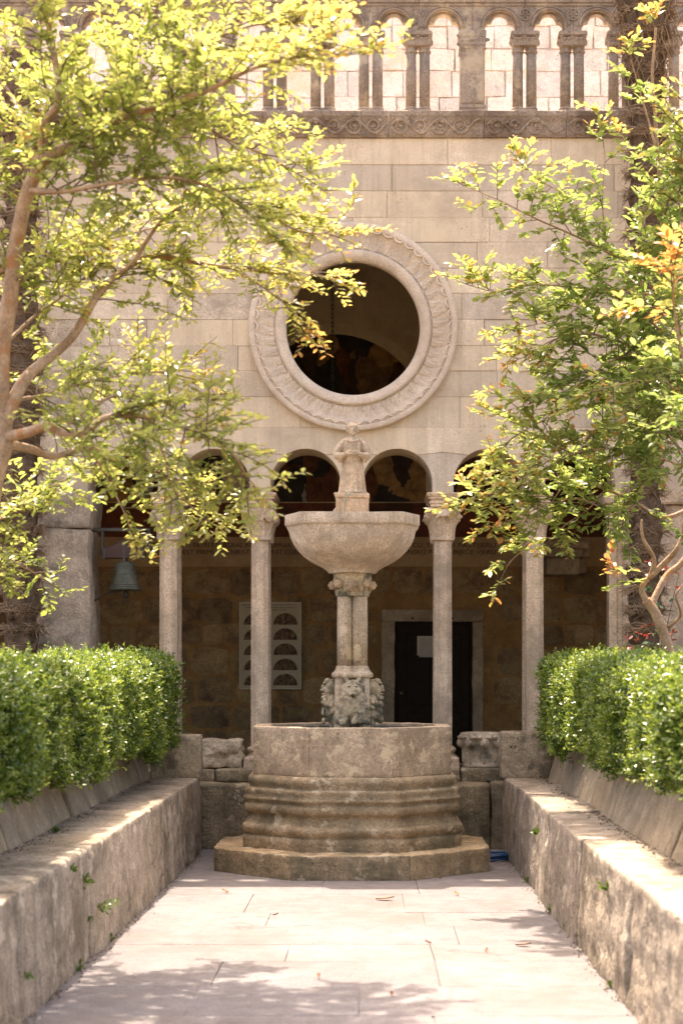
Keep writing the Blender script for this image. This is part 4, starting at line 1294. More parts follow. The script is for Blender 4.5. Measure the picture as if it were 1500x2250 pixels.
# core with four short columns and carved heads
sf = FY/F
zz = lambda y: WZ(y, FY)
bm = bmesh.new(); lathe(bm, [(0.17, 0.70), (0.17, zz(1585)), (0.13, zz(1560)), (0.12, zz(1490))], FX, FY, 16)
core = finish(bm, 'support_core', M['carved'], fo, True)
for sx in (-1, 1):
    for sy in (-1, 1):
        bm = bmesh.new(); lathe(bm, [(0.045, 0.75), (0.045, zz(1488))], FX+sx*0.085, FY+sy*0.085, 16)
        finish(bm, 'small_column', M['fountain'], core, True)
def lion():
    bm = bmesh.new()
    S = lambda x, y, z, r, sx=1, sy=1, sz=1: sphere(bm, (x, y, z), r, sx, sy, sz, 14, 10)
    # x right, y towards the back, z up ; origin at the bottom of the mane
    S(0, 0.02, 0.255, 0.062, 1.0, .95, .95)
    S(0, -0.035, 0.225, 0.042, 1.05, 1.1, .85)
    S(0, -0.062, 0.208, 0.030, 1.15, .8, .8)
    for s in (-1, 1):
        S(s*0.048, 0.02, 0.312, 0.022, 1, .6, 1)
        S(s*0.026, -0.032, 0.268, 0.016, 1.3, .6, .6)
        S(s*0.034, -0.030, 0.215, 0.022, 1, 1, .9)
        for k in range(16):
            t = k/15
            S(s*(0.05+0.055*t + 0.012*math.sin(k*2.3)), 0.0 - 0.04*t + .01*math.cos(k*1.7), 0.26 - 0.24*t, 0.026+.006*(k % 3), .9, .8, 1.3)
        for k in range(9):
            t = k/8
            S(s*(0.02+0.045*t), -0.045 - .02*math.sin(t*3), 0.165 - 0.15*t, 0.026, 1, .8, 1.3)
    S(0, -0.02, 0.10, 0.085, 1.0, .7, 1.1)
    for k in range(46):
        a = random.uniform(-1, 1); z = random.uniform(0, .17)
        S(a*(0.05+0.07*(1-z/.2)), -0.055-.02*(1-abs(a)), z, random.uniform(.012, .022), 1, .8, random.uniform(1, 1.9))
    return bm
bm = lion()
o = finish(bm, 'lion_head', M['carved'], core, True, loc=(FX+0.004, FY-0.165, zz(1490)-0.325))
remesh(o, 0.0042, 1)
bm = bmesh.new()
sphere(bm, (FX+0.004, FY-0.262, zz(1490)-0.325+0.198), 0.011, 1.1, 1, 1.1, 10, 8)
for s in (-1, 1): sphere(bm, (FX+0.004+s*0.027, FY-0.2075, zz(1490)-0.325+0.262), 0.0065, 1.4, .6, .7, 8, 6)
finish(bm, 'spout_and_eyes', M['letter'], core, True)
def mask():
    """bearded head in profile, face towards -x"""
    bm = bmesh.new()
    S = lambda x, y, z, r, sx=1, sy=1, sz=1: sphere(bm, (x, y, z), r, sx, sy, sz, 14, 10)
    S(0.0, 0, 0.255, 0.062, .95, .85, 1.05)
    S(-0.035, 0, 0.235, 0.042, .8, .9, 1.25)
    S(-0.040, 0, 0.302, 0.030, 1, 1.1, .8)
    S(-0.078, 0, 0.250, 0.015, 1.0, .8, 1.9)
    S(-0.088, 0, 0.234, 0.011, 1.1, 1, .9)
    S(-0.068, 0, 0.288, 0.014, .9, 1.8, .5)
    S(-0.076, 0, 0.207, 0.012, 1, 1.6, .55)
    S(-0.070, 0, 0.176, 0.023, 1, 1.1, .9)
    S(-0.03, 0, 0.19, 0.035, 1, .9, .8)
    for k in range(70):
        z = random.uniform(0.0, .31); yv = random.uniform(-1, 1)
        xb = 0.035 - 0.03*(z < .17) - (0.06*max(0, 1 - z/.15) if z < .15 else 0)
        S(xb + random.uniform(-.012, .035), yv*0.06, z, random.uniform(.012, .021), random.uniform(.8, 1.6), 1, random.uniform(.8, 1.6))
    S(0.0, 0, 0.10, 0.07, .9, .85, 1.7)
    for k in range(26):
        S(-0.045 + random.uniform(-.02, .02) - 0.015*(k % 2), random.uniform(-.05, .05), random.uniform(0, .15), random.uniform(.012, .02), .9, 1, 1.6)
    return bm
for k, rz in enumerate((0.0, math.pi, -math.pi/2)):
    bm = mask()
    d = Vector((-math.cos(rz), -math.sin(rz), 0))*0.143
    o = finish(bm, 'carved_head', M['carved'], core, True, loc=(FX + d.x, FY + d.y, zz(1490)-0.325))
    o.rotation_euler = (0, 0, rz)
    remesh(o, 0.0042, 1)
# clustered shafts, bases, capital
for sx in (-1, 1):
    for sy in (-1, 1):
        bm = bmesh.new()
        x_, y_ = FX + sx*0.0565, FY + sy*0.0565
        lathe(bm, [(0.0575, zz(1466)), (0.057, zz(1390)), (0.0555, zz(1312))], x_, y_, 24)
        sh = finish(bm, 'shaft', M['fountain'], fo, True)
        bm = bmesh.new()
        lathe(bm, [(0.085, zz(1490)), (0.098, zz(1487)), (0.099, zz(1481)), (0.09, zz(1477)), (0.078, zz(1475)), (0.072, zz(1471)), (0.066, zz(1469)), (0.066, zz(1465)), (0.058, zz(1463))], x_, y_, 24)
        finish(bm, 'shaft_base', M['fountain'], sh, True)
bm = bmesh.new()
lathe(bm, [(0.12, zz(1312)), (0.128, zz(1308)), (0.122, zz(1304)), (0.115, zz(1300)), (0.13, zz(1280)), (0.145, zz(1262)), (0.15, zz(1256))], FX, FY, 28)
rq = random.Random(8)
for k in range(60):
    a = rq.uniform(0, 6.28); z_ = rq.uniform(zz(1305), zz(1262))
    sphere(bm, (FX + 0.128*math.cos(a), FY + 0.128*math.sin(a), z_), rq.uniform(.012, .022), 1, 1, rq.uniform(.8, 1.6), 7, 5)
capt = finish(bm, 'capital', M['carved'], fo, True); remesh(capt, 0.006, 1)
for k in range(8):
    a = -math.pi/2 + k*math.pi/4
    c = Vector((FX + 0.145*math.cos(a), FY + 0.145*math.sin(a), zz(1283) + (0 if k % 2 else -.012)))
    rad = Vector((math.cos(a), math.sin(a), 0)); tx = Vector((-math.sin(a), math.cos(a), 0))
    bm = bmesh.new()
    sphere(bm, c, 0.034, 1, 1, 1, 14, 10)
    for q_ in range(6):
        b = q_*math.pi/3
        sphere(bm, c + rad*0.014 + tx*0.019*math.cos(b) + Vector((0, 0, .019*math.sin(b))), 0.014, 1, 1, 1, 8, 6)
    sphere(bm, c + rad*0.03, 0.010, 1, 1, 1, 8, 6)
    finish(bm, 'rosette', M['fountain'], capt, True)
# bowl: chamfered square rim flowing into a round foot
def rim_poly(n_per=10, sc=1.0):
    cs = [(0.37,-0.50),(0.497,-0.20),(0.497,0.20),(0.37,0.50),(-0.37,0.50),(-0.497,0.20),(-0.497,-0.20),(-0.37,-0.50)]
    out = []
    for i in range(8):
        a, b = cs[i], cs[(i+1) % 8]
        for k in range(n_per):
            t = k/n_per; out.append(((a[0]+(b[0]-a[0])*t)*sc, (a[1]+(b[1]-a[1])*t)*sc))
    return out
rp = rim_poly()
angs = [math.atan2(y, x) for x, y in rp]
bprof = [(1.0, 1137, 0), (1.0, 1158, 0), (0.985, 1161.5, 0), (0.965, 1163, 0.02), (0.95, 1170, 0.05), (0.93, 1182, 0.1), (0.885, 1197, 0.2), (0.82, 1211, 0.32), (0.735, 1224, 0.45), (0.64, 1234, 0.58), (0.55, 1241, 0.7), (0.47, 1247, 0.82), (0.415, 1252, 0.92), (0.375, 1257, 1.0), (0.365, 1260, 1.0)]
bm = bmesh.new(); rings = []
inner = [(0.2, 1150, 0.6), (0.6, 1148, 0.2), (0.90, 1143, 0), (0.915, 1138, 0), (0.93, 1137, 0)]
for s, y, rdn in inner + bprof:
    ring = []
    for (x, y_), a in zip(rp, angs):
        rr = 0.49
        X = x*(1-rdn) + rr*math.cos(a)*rdn; Yv = y_*(1-rdn) + rr*math.sin(a)*rdn
        p = Vector((FX + X*s, FY + Yv*s, zz(y)))
        e = mnoise.fractal(p*6, 1, 2, 4)*0.004
        ring.append(bm.verts.new(p + Vector((X, Yv, 0)).normalized()*e + Vector((0, 0, e*0.5))))
    rings.append(ring)
m_ = len(rp)
for a, b in zip(rings, rings[1:]):
    for i in range(m_): bm.faces.new((a[i], a[(i+1) % m_], b[(i+1) % m_], b[i]))
bm.faces.new(rings[0]); bm.faces.new(rings[-1])
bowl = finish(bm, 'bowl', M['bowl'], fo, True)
me = bowl.data
bm = bmesh.new(); bm.from_mesh(me)
for e in bm.edges:
    if len(e.link_faces) == 2 and e.calc_face_angle(0) > R(38): e.smooth = False
bm.to_mesh(me); bm.free()
# pedestal and statue
rough_box('pedestal', FX-0.122, FX+0.122, FY-0.115, FY+0.115, zz(1150), zz(1097), M['statue'], fo, step=0.02, rnd=0.008, amp=0.003, seed=61)
rough_box('pedestal_cap', FX-0.127, FX+0.127, FY-0.12, FY+0.12, zz(1097)+.0005, zz(1087), M['statue'], fo, step=0.012, rnd=0.008, amp=0.002, seed=62)
bm = bmesh.new(); tube(bm, catmull([P(766, 1082, FY-.122), P(764, 1090, FY-.138), P(758, 1104, FY-.13), P(756, 1135, FY-.121)], 5), [0.009]*5+[0.007]*5+[.005]*6, 7)
finish(bm, 'lead_pipe', M['lead'], fo, True)
def statue():
    bm = bmesh.new()
    H = zz(930) - zz(1087)
    w = lambda px: px*sf
    # robe rings: (height fraction, half width px, half depth px)
    prof = [(0.0, 31, 26), (0.04, 31, 26), (0.05, 30, 25), (0.2, 27.5, 23), (0.35, 25, 21), (0.48, 22.5, 19), (0.56, 22, 18), (0.64, 22, 17), (0.70, 21, 16.5), (0.735, 18, 15), (0.765, 13.5, 12.5), (0.79, 10.5, 10.5), (0.85, 9, 9)]
    rings = []
    n = 40
    for f, a, b in prof:
        ring = []
        for i in range(n):
            th = 2*math.pi*i/n
            fold = 1 + (0.045*math.sin(th*11) if f < 0.5 else 0.0)*(1-f)
            ring.append(bm.verts.new((w(a)*fold*math.cos(th), w(b)*fold*math.sin(th), f*H)))
        rings.append(ring)
    for a, b in zip(rings, rings[1:]):
        for i in range(n): bm.faces.new((a[i], a[(i+1) % n], b[(i+1) % n], b[i]))
    bm.faces.new(rings[0][::-1]); bm.faces.new(rings[-1])
    S = lambda x, y, z, r, sx=1, sy=1, sz=1: sphere(bm, (w(x), w(y), z*H), w(r), sx, sy, sz, 16, 12)
    # head, hair cap and face
    S(0, -1, 0.908, 12, .95, 1, 1.2)
    S(0, 1.0, 0.937, 14.2, 1.0, 1.0, .84)
    S(0, -13.0, 0.895, 2.6, .8, 1, 1.6)
    S(0, -12, 0.868, 2.6, 1.7, .8, .5)
    S(0, -9, 0.845, 6, 1, .9, .8)
    for s in (-1, 1):
        S(s*5, -11, 0.918, 2.4, 1.3, .6, .6)
        S(s*12.4, 0, 0.878, 3, .7, 1, 1.3)
        # hood folds on the shoulders
        tube(bm, [(s*w(9), w(6), .815*H), (s*w(13), -w(3), .785*H), (s*w(10), -w(13), .745*H), (0, -w(17), .725*H)], [w(2.6), w(3), w(2.8), w(2.4)], 8)
        # wide sleeves: shoulder, elbow, hands meeting at the belly
        tube(bm, catmull([(s*w(14), 0, .755*H), (s*w(25), -w(1), .68*H), (s*w(33), -w(4), .58*H), (s*w(33), -w(10), .51*H)], 4), [w(7.5), w(8), w(8.3), w(8.6), w(9), w(9.2), w(9.3), w(9.2), w(9), w(8.6), w(8), w(7.5), w(7)], 12)
        tube(bm, catmull([(s*w(33), -w(8), .525*H), (s*w(24), -w(18), .53*H), (s*w(14), -w(24), .555*H)], 4), [w(8.5), w(8.6), w(8.4), w(8), w(7.4), w(6.6), w(6), w(5.4), w(5)], 12)
        tube(bm, [(s*w(28), -w(14), .50*H), (s*w(26), -w(15), .44*H)], [w(7.5), w(4)], 10)
        S(s*8.5, -25.5, .563, 5, 1.4, .8, .9)
        for k in range(4):
            tube(bm, [(s*w(10), -w(27+.6*k), (.585-.014*k)*H), (s*w(4), -w(30), (.588-.014*k)*H), (s*w(-1), -w(29.5), (.585-.014*k)*H)], [w(1.7), w(1.8), w(1.4)], 6)
        tube(bm, [(s*w(9), -w(25), .585*H), (s*w(4), -w(26), .606*H)], [w(2), w(1.6)], 6)
    tube(bm, [(0, -w(23.5), .5*H), (0, -w(25.5), .3*H), (w(1), -w(26.5), .09*H)], [w(2.2), w(2.0), w(2.0)], 6)
    # feet
    for s in (-1, 1): S(s*11, -25, 0.02, 6, .9, 1.4, .6)
    return bm
o = finish(statue(), 'statue', M['statue'], None, True, loc=(FX, FY, zz(1087)))
remesh(o, 0.0036, 1)
tag(o, 'small stone statue of a robed monk with clasped hands atop the fountain', 'statue')

# ------------------------------------------------------------------ loose carved stones and the hose
def fragment(name, c, size, seed, mat):
    bm = bmesh.new()
    r_ = random.Random(seed)
    add_box(bm, -size[0]/2, size[0]/2, -size[1]/2, size[1]/2, 0, size[2])
    for k in range(9):
        sphere(bm, (r_.uniform(-.5, .5)*size[0]*.9, -size[1]/2, r_.uniform(.1, .9)*size[2]), r_.uniform(.03, .06), 1, .5, 1, 8, 6)
    for k in range(5):
        sphere(bm, (size[0]*0.46, r_.uniform(-.5, .1)*size[1], r_.uniform(.35, .85)*size[2]), r_.uniform(.03, .05), 1, 1, 1, 8, 6)
    o = finish(bm, name, mat, None, True, loc=c)
    remesh(o, 0.009, 3, 0.05)
    return o
o = fragment('stone_fragment', (WX(484, 14.9), 14.93, 0.645), (0.36, 0.26, 0.23), 4, M['rough_stone'])
tag(o, 'broken pale stone fragment lying on the low wall left of the fountain', 'stone fragment')
bm = bmesh.new()
s9 = 14.88/F
lathe(bm, [(r*s9, 0.645 + h*s9) for r, h in ((41,0),(42,4),(40,8),(38,11),(38,36),(40,50),(44,60),(46,66),(46,76),(30,78),(28,60))], 0, 0, 24)
for k in range(8):
    a = k*math.pi/4 + math.pi/8*0.3 - math.pi/2
    sphere(bm, (43*s9*math.cos(a), 43*s9*math.sin(a), 0.645 + 54*s9), 11*s9, 1, 1, 1.05, 12, 9)
    for d in (-1, 1):
        sphere(bm, (44*s9*math.cos(a+d*.2), 44*s9*math.sin(a+d*.2), 0.645 + 66*s9), 7*s9, 1.2, 1.2, .7, 8, 6)
    tube(bm, [(39*s9*math.cos(a), 39*s9*math.sin(a), 0.645+12*s9), (39*s9*math.cos(a), 39*s9*math.sin(a), 0.645+46*s9)], 4*s9, 6)
o = finish(bm, 'old_capital', M['rough_stone'], None, True, loc=(WX(1056, 14.88), 14.9, 0.0)); remesh(o, 0.007, 1)
tag(o, 'old carved stone capital with knobs standing on the low wall right of the fountain', 'stone capital')
bm = bmesh.new()
pts = []
for i in range(140):
    a = i/139*2*math.pi*5
    rr = 0.115 + 0.012*math.sin(i*.37)
    pts.append((0.935 + rr*math.cos(a), 13.62 + rr*math.sin(a), 0.014 + 0.010*(i//28) + 0.004*math.sin(i*.9)))
tube(bm, pts, 0.0085, 7)
o = finish(bm, 'garden_hose', M['hose'], None, True)
tag(o, 'coiled dark blue hose on the paving behind the fountain step', 'hose')

# ------------------------------------------------------------------ foliage helper
def build_leaves(name, pos, dr, nr, ln, wd, tint, mat, parent=None, simple=False, cup=0.25):
    pos = np.asarray(pos, float); N = len(pos)
    d = dr/np.linalg.norm(dr, axis=1, keepdims=True)
    n = nr - d*np.sum(nr*d, axis=1, keepdims=True)
    n = n/np.maximum(1e-6, np.linalg.norm(n, axis=1, keepdims=True))
    s = np.cross(d, n)
    if simple:
        T = np.array([(0,0,0),(0.45,0.5,0.12),(1,0,0.0),(0.45,-0.5,0.12)])
        Fs = [(0,1,2),(0,2,3)]
    else:
        T = np.array([(0,0,0),(0.5,0,-0.02),(1,0,-0.06),(0.28,0.40,cup*.4),(0.68,0.46,cup*.4),(0.28,-0.40,cup*.4),(0.68,-0.46,cup*.4)])
        Fs = [(0,1,4,3),(1,2,4),(0,5,6,1),(1,6,2)]
    nv = len(T)
    V = (pos[:, None, :] + d[:, None, :]*(T[None, :, 0:1]*ln[:, None, None]) + s[:, None, :]*(T[None, :, 1:2]*wd[:, None, None]) + n[:, None, :]*(T[None, :, 2:3]*wd[:, None, None]))
    V = V.reshape(-1, 3)
    loops = []; starts = []; tot = []
    base = np.arange(N)*nv
    per = sum(len(f) for f in Fs)
    flat = np.concatenate([np.array(f) for f in Fs])
    loops = (base[:, None] + flat[None, :]).ravel()
    lens = np.array([len(f) for f in Fs])
    st0 = np.concatenate([[0], np.cumsum(lens)[:-1]])
    starts = (np.arange(N)[:, None]*per + st0[None, :]).ravel()
    me = bpy.data.meshes.new(name)
    me.vertices.add(len(V)); me.vertices.foreach_set('co', V.astype(np.float32).ravel())
    me.loops.add(len(loops)); me.loops.foreach_set('vertex_index', loops.astype(np.int32))
    me.polygons.add(len(starts)); me.polygons.foreach_set('loop_start', starts.astype(np.int32))
    me.update(calc_edges=True)
    at = me.attributes.new('tint', 'FLOAT', 'POINT')
    at.data.foreach_set('value', np.repeat(np.clip(tint, 0, 1), nv).astype(np.float32))
    me.materials.append(mat)
    o = bpy.data.objects.new(name, me)
    link(o, parent)
    return o

# ------------------------------------------------------------------ hedges
def hedge(side):
    s = -1 if side == 'left' else 1
    face = (lambda Y: lerp(-1.655, -1.53, (Y-7)/7.0)) if s < 0 else (lambda Y: lerp(1.40, 1.335, (Y-7)/7.0))
    zb = 0.86 if s < 0 else 0.90
    ztop = lambda Y: lerp(1.425, 1.55, (Y-7)/7.0) if s < 0 else lerp(1.435, 1.54, (Y-7)/7.0)
    y0, y1, th = 5.2, 14.02, 0.62
    if s > 0: y1 = 13.95
    root = thing('box_hedge', 'clipped box hedge overhanging the %s bench, leaves glossy in sun' % side, 'hedge', (face(9)+s*.3, 9.5, 0.8), 'clipped hedges behind the benches')
    bm = bmesh.new()
    vs_ = []
    for Y in (y0+.1, y1-.10):
        for (dx, z_) in ((0.10, zb+.04), (th, zb+.04), (th, ztop(Y)-.1), (0.10, ztop(Y)-.1)):
            vs_.append(bm.verts.new((face(Y)+s*dx, Y, z_)))
    for f in ((0,1,2,3),(4,5,6,7),(0,1,5,4),(1,2,6,5),(2,3,7,6),(3,0,4,7)): bm.faces.new([vs_[i] for i in f])
    finish(bm, 'light_block_core', M['hedge_light_block'], root)  # dark box added inside the foliage to block light
    r_ = np.random.default_rng(3 if s < 0 else 6)
    def lump(a, b): return (np.sin(a*3.1+1)*np.cos(b*5.2+.4)*0.7 + np.sin(a*7.3+b*4.1)*0.5 + np.sin(a*13.7-b*9.3+2)*0.4 + np.sin(a*23.1+b*19.7)*.3)
    P_, O_ = [], []
    # walkway face
    def add(n, kind):
        if kind == 'face':
            Y = r_.uniform(y0, y1, n); h = r_.uniform(0, 1, n)
            Z = zb + h*(ztop(Y)-zb)
            low = zb + 0.055*np.sin(Y*2.3) + 0.04*np.sin(Y*5.7+1)
            Z = low + h*(ztop(Y)-low)
            e = lump(Y, Z)*0.048 - 0.11*np.clip((h-0.78)/.22, 0, 1)**2 - 0.05*np.clip((0.1-h)/.1, 0, 1)**2
            e = e - np.abs(r_.normal(0, .045, n))
            X = face(Y) - s*e
            pos = np.column_stack((X, Y, Z)); out = np.column_stack((np.full(n, -s*1.0), np.zeros(n), 0.35 + 0.5*h))
        elif kind == 'top':
            Y = r_.uniform(y0, y1, n); u = r_.uniform(0, 1, n)
            e = lump(Y*1.3+4, u*2)*0.03 - 0.09*np.clip((.2-u)/.2, 0, 1)**2 - np.abs(r_.normal(0, .025, n))
            pos = np.column_stack((face(Y)+s*(u*th), Y, ztop(Y)+e)); out = np.column_stack((np.zeros(n), np.zeros(n), np.ones(n)))
        else:
            u = r_.uniform(0, 1, n); h = r_.uniform(0, 1, n)
            e = lump(u*2.4+9, h*2)*0.03 - np.abs(r_.normal(0, .03, n)) - 0.08*np.clip((.12-u)/.12, 0, 1)**2
            Y = (y1 if kind == 'end' else y0) + e*(1 if kind == 'end' else -1)
            pos = np.column_stack((face(y1)+s*u*th, Y, zb + h*(ztop(y1)-zb))); out = np.column_stack((np.full(n, -s*.2), np.full(n, 1.0 if kind == 'end' else -1.0), np.full(n, .4)))
        P_.append(pos); O_.append(out)
    add(11500, 'face'); add(6500, 'top'); add(1500, 'end')
    C = np.concatenate(P_); O = np.concatenate(O_); n = len(C)
    twd = O/np.linalg.norm(O, axis=1, keepdims=True) + r_.normal(0, .45, (n, 3)); twd /= np.linalg.norm(twd, axis=1, keepdims=True)
    K = 9
    t = np.tile(np.linspace(0.0, 1, K), n)
    C2 = np.repeat(C, K, 0); D2 = np.repeat(twd, K, 0)
    L = np.repeat(np.where(r_.random(n) < .06, r_.uniform(.08, .13, n), r_.uniform(.03, .075, n)), K)
    pos = C2 + D2*(t*L)[:, None]
    ld = D2*0.55 + r_.normal(0, .6, (n*K, 3)); ld /= np.linalg.norm(ld, axis=1, keepdims=True)
    nr = np.column_stack((r_.normal(0, .5, n*K), r_.normal(0, .5, n*K), np.full(n*K, .8))) + D2*.5
    tint = np.clip(0.16 + 0.55*t + np.repeat(r_.normal(0.07, .25, n), K), 0, 1)  # tint darkened inward, lightened at tips: shaded gaps and highlights painted into the leaves
    ln = r_.uniform(.018, .030, n*K); wd = ln*r_.uniform(.5, .62, n*K)
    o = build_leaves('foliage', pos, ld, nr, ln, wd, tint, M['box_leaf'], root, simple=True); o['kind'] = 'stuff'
    bm = bmesh.new()
    for k in range(26):
        Y = y0 + .2 + (y1-y0-.4)*k/25
        x_ = face(Y)+s*(0.25+.05*math.sin(k*2.2))
        tube(bm, [(x_, Y, .78), (x_+.02, Y+.03, .95), (x_-s*.05, Y+.06, 1.1)], [.014, .011, .006], 6)
    finish(bm, 'stems', M['twig'], root, True)['kind'] = 'stuff'
hedge('left'); hedge('right')

# ------------------------------------------------------------------ trees
class Tree:
    def __init__(s, name, label, base, seed, leafmat, tint0, tip, dens, near=1.0, lsz=1.0):
        s.dens = dens; s.near = near; s.lsz = lsz
        s.root = thing(name, label, 'tree', base, 'garden trees beside the walkway')
        s.bm = bmesh.new(); s.tw = bmesh.new()
        s.r = random.Random(seed); s.leafmat = leafmat; s.tint0 = tint0; s.tip = tip
        s.pos = []; s.dir = []; s.nor = []; s.len = []; s.tint = []
    def limb(s, pts, r0, r1, sides=10):
        c = catmull([P(p[0], p[1], p[2]*s.near) for p in pts], 7)
        n = len(c)
        rad = [0.86*lerp(r0, r1, (i/(n-1))**0.8)*(1 + 0.10*mnoise.noise(c[i]*5)) for i in range(n)]
        for i in range(1, n-1):
            c[i] = c[i] + mnoise.noise_vector(c[i]*4.0)*min(0.014, rad[i]*0.5)
        tube(s.bm, c, rad, sides)
        return c
    def twig(s, p, d, L, lv, lscale=1.0, tintoff=0.0):
        r = s.r
        n = max(4, int(L/0.055))
        pts = [p.copy()]
        d = d.normalized()
        sag = r.uniform(-0.10, 0.06)
        for i in range(n):
            d = (d + Vector((r.uniform(-1, 1), r.uniform(-1, 1), r.uniform(-1, 1)))*0.16 + Vector((0, 0, sag))).normalized()
            p = p + d*(L/n); pts.append(p.copy())
        r0 = 0.0018 + 0.006*L
        tube(s.tw, pts, [lerp(r0, 0.0011, i/n) for i in range(n+1)], 4 if lv else 5, cap=False)
        if lv == 0:
            m = max(2, int(L/0.085))
            for k in range(m):
                t = (k+0.6)/m
                i = min(n-1, int(t*n))
                q = pts[i]; tt = (pts[i+1]-pts[i]).normalized()
                sd = Vector((r.uniform(-1, 1), r.uniform(-1, 1), r.uniform(-.55, .65)))
                s.twig(q, tt*0.55 + sd.normalized()*0.85, r.uniform(0.10, 0.20)*(1.15-0.4*t), 1, lscale, tintoff)
        # leaves along the outer part
        start = 0.28 if lv == 0 else 0.05
        cnt = int(L*(1-start)/0.0155)
        for k in range(cnt):
            t = start + (1-start)*(k+r.random()*.6)/max(1, cnt)
            f = t*n; i = min(n-1, int(f)); q = pts[i].lerp(pts[i+1], f-i)
            tt = (pts[i+1]-pts[i]).normalized()
            sd = tt.cross(Vector((r.uniform(-.35, .35), r.uniform(-.35, .35), 1)))
            if sd.length < 1e-3: continue
            sd.normalize()
            if k % 2: sd = -sd
            ld = tt*r.uniform(.35, .8) + sd*r.uniform(.6, 1.0) + Vector((0, 0, r.uniform(-.35, .4)))
            s.pos.append(q); s.dir.append(ld); s.nor.append(Vector((r.uniform(-.55, .55), r.uniform(-.55, .55), 1)))
            s.len.append(r.uniform(.038, .066)*lscale*s.lsz*(1.0 - 0.25*(t > .85)))
            tn = s.tint0 + r.gauss(0, .12) + 0.22*(t**3) + tintoff
            if tintoff > 0.2 and t > .8 and r.random() < .14: tn = r.uniform(.88, 1)
            s.tint.append(tn)
    def spray(s, c, t0, t1, every, L=(0.28, 0.5), up=0.1, spread=0.9, lscale=1.0, tip=None):
        r = s.r
        # walk along the curve
        ds = [0]
        for a, b in zip(c, c[1:]): ds.append(ds[-1] + (b-a).length)
        tot = ds[-1]
        x = t0*tot
        while x <= t1*tot:
            i = max(k for k in range(len(ds)) if ds[k] <= x + 1e-9); i = min(i, len(c)-2)
            f = (x-ds[i])/max(1e-6, ds[i+1]-ds[i]); q = c[i].lerp(c[i+1], min(1, f))
            tt = (c[i+1]-c[i]).normalized()
            sd = Vector((r.uniform(-1, 1), r.uniform(-1, 1), r.uniform(-.8, .9))).normalized()
            rel = x/tot
            toff = (tip if tip is not None else s.tip)*max(0, rel-.45)/.55
            s.twig(q, tt*(0.35+.6*rel) + sd*spread + Vector((0, 0, up)), r.uniform(*L)*(1.12-0.35*rel), 0, lscale, toff)
            x += every*s.dens*r.uniform(.6, 1.4)
        tt = (c[-1]-c[-3]).normalized()
        s.twig(c[-1], tt, r.uniform(.14, .24), 0, lscale, (tip if tip is not None else s.tip))
    def done(s):
        tr = finish(s.bm, 'trunk', M['bark'], s.root, True)
        finish(s.tw, 'twigs', M['twig'], s.root, True)
        A = lambda l: np.array([tuple(v) for v in l])
        ln = np.array(s.len)
        o = build_leaves('crown', A(s.pos), A(s.dir), A(s.nor), ln, ln*0.52, np.array(s.tint), s.leafmat, s.root)
        o['kind'] = 'stuff'
        print(s.root.name, 'leaves', len(ln))

TL = Tree('crape_myrtle', 'smooth-barked tree with yellow-green sunlit foliage spreading in from the left', P(-75, 1740, 9.7*0.90), 5, M['leaf_l'], 0.44, 0.28, 0.52, 0.90, 0.88)
TL.limb([(-78,1745,9.7),(-62,1400,9.7),(-25,1120,9.6),(8,965,9.6)], .075, .062)
cA = TL.limb([(8,970,9.6),(0,870,9.6),(4,770,9.6),(20,650,9.55),(35,540,9.5),(66,410,9.4),(92,335,9.3)], .058, .036)
cB = TL.limb([(6,965,9.6),(26,885,9.6),(60,830,9.7),(112,782,9.8),(170,722,9.9),(213,655,10),(262,602,10.1),(330,563,10.2),(420,575,10.3),(520,590,10.4),(610,600,10.5),(690,598,10.5)], .042, .006)
cC = TL.limb([(10,965,9.6),(60,950,9.5),(104,934,9.4),(140,950,9.4),(186,952,9.3),(235,918,9.2),(320,915,9.2),(420,945,9.1),(500,985,9.1),(545,1050,9.1)], .034, .006)
cD = TL.limb([(12,975,9.6),(70,990,9.8),(120,1003,10),(200,985,10.2),(260,1010,10.3),(340,1035,10.4),(420,1070,10.5),(470,1120,10.6)], .028, .006)
cE = TL.limb([(92,340,9.3),(100,270,9.3),(128,220,9.2),(122,130,9.1),(108,60,9.1),(80,0,9.0),(60,-70,9.0)], .03, .008)
cF = TL.limb([(92,345,9.3),(190,305,9.2),(260,260,9.0),(350,235,8.9),(450,200,8.8),(560,150,8.7),(660,125,8.6),(740,120,8.6)], .03, .005)
cG = TL.limb([(225,285,9.1),(320,262,9.4),(420,270,9.6),(510,310,9.7),(590,345,9.8),(660,385,9.9)], .014, .004)
cH = TL.limb([(85,380,9.4),(55,270,9.7),(20,200,9.9),(-30,120,10)], .02, .006)
cI = TL.limb([(190,305,9.2),(235,190,9.4),(290,100,9.5),(350,20,9.5),(410,-50,9.5)], .018, .005)
cJ = TL.limb([(260,260,9.0),(350,150,9.3),(460,90,9.5),(560,55,9.6),(660,45,9.6)], .016, .004)
cK = TL.limb([(290,585,10.1),(360,480,10.0),(450,440,10.0),(560,460,10.1),(650,505,10.2),(720,515,10.2)], .014, .004)
cL = TL.limb([(60,420,9.4),(150,420,9.2),(260,400,9.0),(380,390,9.0),(480,420,9.0),(560,480,9.1)], .018, .004)
cM = TL.limb([(25,640,9.55),(90,580,9.8),(170,540,10),(260,520,10.2),(340,500,10.3)], .014, .004)
cN = TL.limb([(8,760,9.6),(70,700,9.8),(140,650,10),(200,600,10.1)], .012, .004)
cO = TL.limb([(26,880,9.6),(110,865,10),(210,835,10.2),(310,820,10.3),(400,815,10.4)], .012, .004)
cP = TL.limb([(-30,1150,9.7),(20,1130,10.3),(70,1090,10.6),(130,1060,10.8)], .012, .004)
cQ = TL.limb([(-50,1280,9.7),(10,1240,10.4),(60,1250,10.7),(100,1275,10.8)], .01, .003)
